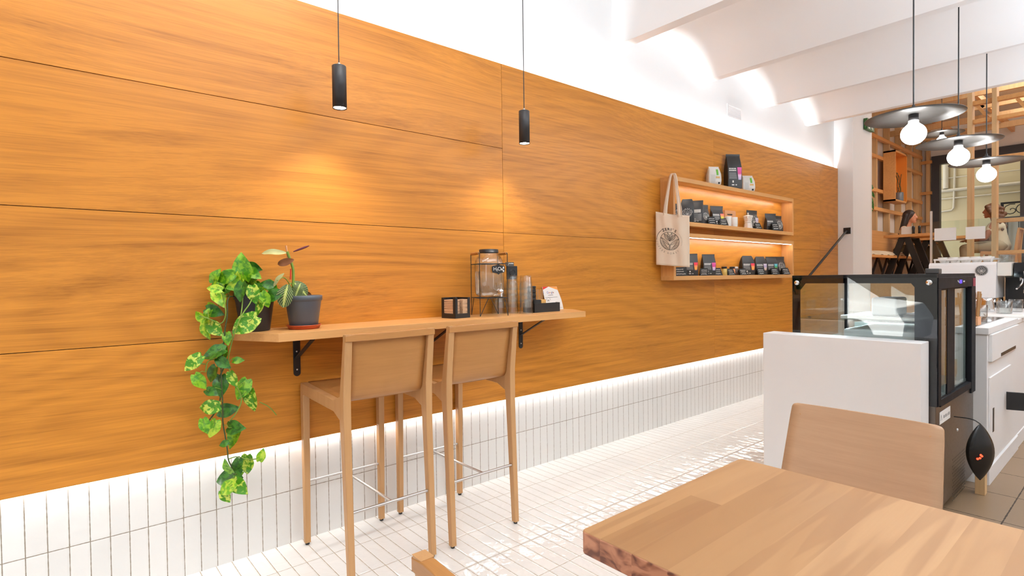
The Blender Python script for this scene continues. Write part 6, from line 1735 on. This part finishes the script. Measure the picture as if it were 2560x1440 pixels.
# ------------------------------------------------------------------ the two seated women
def merge_body(name, parts, mat, parent, voxel=0.012, smooth=6):
    """tapered limbs and rounded masses fused into one skin"""
    m = MB()
    for p in parts:
        if p[0] == 'limb':
            pts = chaikin(p[1], 2); n = len(pts); rs = p[2]
            rr = []
            for i in range(n):
                f = i / (n - 1) * (len(rs) - 1); k = min(int(f), len(rs) - 2); rr.append(rs[k] + (rs[k + 1] - rs[k]) * (f - k))
            m.tube(pts, rr, 14); m.sphere(pts[0], rr[0], 14, 8); m.sphere(pts[-1], rr[-1], 14, 8)
        else:
            _, c, r, sx, sy, sz = p
            m.sphere(c, r, 22, 14, sx, sy, sz)
    o = m.build(name, mat, parent)
    md = o.modifiers.new('fuse', 'REMESH'); md.mode = 'VOXEL'; md.voxel_size = voxel; md.use_smooth_shade = True
    ms = o.modifiers.new('soften', 'SMOOTH'); ms.factor = 0.5; ms.iterations = smooth
    return o
SKIN = plain('skin', srgb(198, 140, 110), 0.55, var=0.05, nscale=20)
SKIN2 = plain('deep_skin', srgb(150, 96, 70), 0.55, var=0.05, nscale=20)
def seated(label, loc, rz, skin, hair_mat, top_mat, leg_mat, hair, seat, lean=0.0, cap_sleeve=True):
    """local +Y is the way the person faces, z = 0 on the floor; seat = sitting height"""
    t = thing('person', label, 'person', loc, rz)
    S = seat
    hip = Vector((0, 0.0, S + 0.09)); chest = Vector((0, 0.03 + lean, S + 0.36)); neck = Vector((0, 0.045 + lean, S + 0.50)); hc = Vector((0, 0.085 + lean, S + 0.655))
    body = [('limb', [hip, (hip + chest) / 2, chest], [0.120, 0.105, 0.115]), ('ball', chest + Vector((0, -0.005, 0.03)), 0.125, 1.25, 0.80, 0.75),
            ('limb', [chest + Vector((0, 0, 0.08)), neck, hc - Vector((0, 0.01, 0.05))], [0.060, 0.047, 0.048]),
            ('ball', hc, 0.086, 0.86, 1.08, 1.22), ('ball', hc + Vector((0, 0.042, -0.060)), 0.050, 0.92, 0.95, 0.95),
            ('limb', [hc + Vector((0, 0.088, 0.010)), hc + Vector((0, 0.108, -0.018)), hc + Vector((0, 0.098, -0.030))], [0.009, 0.014, 0.011]),
            ('ball', hc + Vector((0, 0.080, -0.068)), 0.017, 1.2, 0.8, 0.7), ('ball', hc + Vector((0, 0.070, -0.098)), 0.022, 1, 1, 0.8)]
    for s in (-1, 1):
        sh = chest + Vector((s * 0.155, -0.005, 0.075)); el = chest + Vector((s * 0.190, 0.105, -0.150)); wr = chest + Vector((s * 0.085, 0.300, -0.175))
        body += [('limb', [sh, (sh + el) / 2 + Vector((s * 0.012, 0, 0)), el], [0.050, 0.044, 0.037]), ('limb', [el, (el + wr) / 2, wr], [0.037, 0.033, 0.024])]
        hd = wr + Vector((-s * 0.012, 0.055, -0.004))
        body += [('limb', [wr, hd], [0.024, 0.032])]
        for f in range(4):
            b_ = hd + Vector((s * (0.026 - 0.017 * f), 0.02, 0)); ln = (0.058, 0.070, 0.074, 0.066)[f]
            body += [('limb', [b_, b_ + Vector((-s * 0.004, ln * 0.6, 0.004)), b_ + Vector((-s * 0.008, ln, -0.014))], [0.010, 0.009, 0.0075])]
        body += [('limb', [hd + Vector((-s * 0.028, -0.02, 0.0)), hd + Vector((-s * 0.052, 0.012, 0.004)), hd + Vector((-s * 0.056, 0.036, 0.0))], [0.011, 0.010, 0.008])]
        hp_ = hip + Vector((s * 0.085, 0.02, -0.02)); kn = Vector((s * 0.115, 0.44, S + 0.055)); an = Vector((s * 0.11, 0.42, 0.09))
        body += [('limb', [hp_, (hp_ + kn) / 2, kn], [0.090, 0.078, 0.056]), ('limb', [kn, (kn + an) / 2 + Vector((0, -0.02, 0)), an], [0.056, 0.052, 0.036]), ('limb', [an - Vector((0, 0.03, 0.045)), an + Vector((0, 0.13, -0.058))], [0.036, 0.030])]
        body += [('ball', hc + Vector((s * 0.075, -0.005, -0.012)), 0.024, 0.4, 0.8, 1.2)]
    merge_body('body', body, skin, t, 0.0085, 4)
    for s in (-1, 1):
        MB().sphere(hc + Vector((s * 0.031, 0.076, 0.004)), 0.011, 10, 8, 1, 0.7, 0.7).build('eye', M['chalk_card'], t)
    MB().sphere(hc + Vector((0, 0.094, -0.062)), 0.016, 12, 8, 1.3, 0.5, 0.38).build('lips', plain('lips', srgb(158, 84, 76), 0.5), t)
    shirt = [('limb', [hip + Vector((0, 0, -0.02)), (hip + chest) / 2, chest], [0.132, 0.118, 0.128]), ('ball', chest + Vector((0, -0.005, 0.025)), 0.136, 1.26, 0.84, 0.74)]
    for s in (-1, 1):
        sh = chest + Vector((s * 0.150, -0.005, 0.075)); el = chest + Vector((s * 0.190, 0.105, -0.150))
        shirt += [('limb', [sh - Vector((s * 0.03, 0, 0)), sh.lerp(el, 0.16 if cap_sleeve else 0.45)], [0.060, 0.062 if cap_sleeve else 0.058])]
    merge_body('shirt', shirt, top_mat, t, 0.010, 5)
    tr_ = []
    for s in (-1, 1):
        hp_ = hip + Vector((s * 0.085, 0.02, -0.02)); kn = Vector((s * 0.115, 0.44, S + 0.055)); an = Vector((s * 0.11, 0.42, 0.14))
        tr_ += [('limb', [hp_, (hp_ + kn) / 2, kn], [0.104, 0.090, 0.068]), ('limb', [kn, an], [0.068, 0.062])]
    tr_ += [('ball', hip + Vector((0, 0, -0.02)), 0.125, 1.3, 0.95, 0.62)]
    merge_body('trousers', tr_, leg_mat, t, 0.012, 5)
    hr = [('ball', hc + Vector((0, -0.018, 0.022)), 0.098, 0.92, 1.02, 1.10)]
    if hair == 'long':
        for q in range(7):
            a = -1 + q / 3.0
            hr += [('limb', [hc + Vector((a * 0.060, -0.045, 0.02)), hc + Vector((a * 0.082, -0.075, -0.13)), hc + Vector((a * 0.085, -0.120, -0.30)), hc + Vector((a * 0.062, -0.160, -0.46))], [0.050, 0.048, 0.038, 0.018])]
        for s in (-1, 1): hr += [('limb', [hc + Vector((s * 0.062, 0.02, 0.05)), hc + Vector((s * 0.084, -0.01, -0.03)), hc + Vector((s * 0.086, -0.03, -0.12))], [0.026, 0.026, 0.020])]
    else:
        rn = random.Random(6)
        for q in range(70):
            a = rn.uniform(-1, 1); dz = rn.uniform(-0.36, 0.04); yy = -0.02 - rn.uniform(0.02, 0.13)
            hr += [('ball', hc + Vector((a * 0.125, yy, dz)), rn.uniform(0.022, 0.040), 1, 1, 1.1)]
        for s in (-1, 1):
            for q in range(5): hr += [('ball', hc + Vector((s * (0.072 + 0.006 * q), 0.03 - 0.02 * q, 0.05 - 0.045 * q)), 0.034, 1, 1, 1)]
        hr += [('ball', hc + Vector((0, 0.035, 0.070)), 0.055, 1.2, 1, 0.7)]
    hb = merge_body('hair', hr, hair_mat, t, 0.009, 3)
    return t
HB = plain('dark_brown_hair', srgb(46, 32, 26), 0.5, var=0.25, nscale=60, bump=0.5, bscale=240)
HC = plain('brown_curly_hair', srgb(92, 62, 40), 0.6, var=0.3, nscale=70, bump=0.6, bscale=160)
seated('woman with long dark hair and a cream top, sitting on the wall bench', (10.32, 0.285, PF), R(180), SKIN, HB, plain('cream_top_cloth', srgb(214, 200, 172), 0.9, var=0.04), plain('olive_trousers', srgb(84, 74, 52), 0.9), 'long', 0.455, 0.05)
seated('woman with curly brown hair seen behind the timber post, facing the bench', (10.35, -1.06, PF), R(0), SKIN2, HC, plain('pale_blouse_cloth', srgb(196, 186, 164), 0.9, var=0.04), plain('beige_trousers', srgb(150, 136, 112), 0.9), 'curly', 0.455, 0.03, False)
# chair of the second woman and the brown leather chair
seat_furniture('dining_chair', 'wooden chair under the curly haired woman in the back room', 'chair', (10.35, -1.07, PF), 0, 0.440, 0.80, 0.42, False, dep=0.44)
lc = thing('leather_chair', 'brown leather chair with a tall slanting back by the far window', 'chair', (10.9, -1.72, PF), R(20))
MB().sections([[(x, y, z) for x, y, z in ((-0.22, -0.20 - 0.12 * f, 0.40 + 0.62 * f), (0.22, -0.20 - 0.12 * f, 0.40 + 0.62 * f), (0.22, -0.14 - 0.13 * f, 0.40 + 0.62 * f), (-0.22, -0.14 - 0.13 * f, 0.40 + 0.62 * f))] for f in (0, 0.5, 1)]).build('backrest', M['leather'], lc, bevel=0.012)
MB().box(-0.22, 0.22, -0.2, 0.25, 0.40, 0.47).build('seat', M['leather'], lc, bevel=0.02)
for x in (-0.19, 0.19):
    for y in (-0.17, 0.21): MB().bar((x, y, 0.40), (x * 1.06, y * 1.08, 0.0), 0.035).build('leg', M['black_metal'], lc)

# courtyard seen through the far window
tag(MB().box(WX + 0.2, 20, -9, 6, 0.9, 1.10).build('courtyard_ground', plain('courtyard_paving', (0.4, 0.38, 0.34), 0.9)), kind='structure')
tag(MB().box(14.95, 15.2, -9, 6, 1.0, 11.0).build('wall_courtyard', plain('yellowed_house_wall', srgb(190, 176, 142), 0.9, var=0.06, nscale=2.0)), kind='structure')
pp = thing('wall_pipes', 'pale service pipes running along the yellow courtyard wall', 'pipes', (14.90, 0, 0))
for k, (pts, r_) in enumerate((([(0, 3.0, 3.2), (0, -3.0, 3.2)], 0.038), ([(0, 3.0, 3.01), (0, -3.0, 3.01)], 0.018), ([(0, 3.0, 3.49), (0, -3.0, 3.49)], 0.012), ([(0, 0.57, 3.25), (0, 0.57, 7.0)], 0.055), ([(0, 0.40, 6.0), (0, 0.40, 2.80), (0, 0.48, 2.70), (0, 2.0, 2.66)], 0.022))):
    MB().tube(chaikin(pts, 1), r_, 10).build('pipe', plain('painted_pipe', (0.46, 0.41, 0.32), 0.6), pp)
gt = thing('iron_gate', 'scrolled iron gate in the courtyard right of the far window', 'gate', (14.6, -0.93, 1.1))
m = MB()
for y in (-0.45, 0.45): m.box(-0.02, 0.02, y - 0.025, y + 0.025, 0, 1.68)
for z in (0.05, 1.34, 1.66): m.box(-0.015, 0.015, -0.45, 0.45, z - 0.02, z + 0.02)
for k in range(5): m.box(-0.008, 0.008, -0.36 + 0.18 * k - 0.008, -0.36 + 0.18 * k + 0.008, 0.05, 1.34)
m.build('bars', M['black_metal'], gt)
m = MB()
for y in (-0.30, -0.10, 0.10, 0.30):
    sp_ = [(0, y + (0.01 + 0.010 * q) * math.cos(q * 0.55), 1.50 + (0.008 + 0.0085 * q) * math.sin(q * 0.55)) for q in range(16)]
    m.tube(sp_, 0.010, 6)
m.build('scrolls', M['black_metal'], gt)
MB().box(0.05, 0.07, -0.42, 0.42, 0.08, 1.33).build('sheet', plain('pale_gate_sheet', (0.6, 0.58, 0.54), 0.6), gt)

tag(MB().box(13.02, 13.2, -9.0, 6.0, 4.6, 11.0).build('wall_sky_block', M['plaster_cream']), kind='structure')  # unseen wall added to block sky light over the courtyard
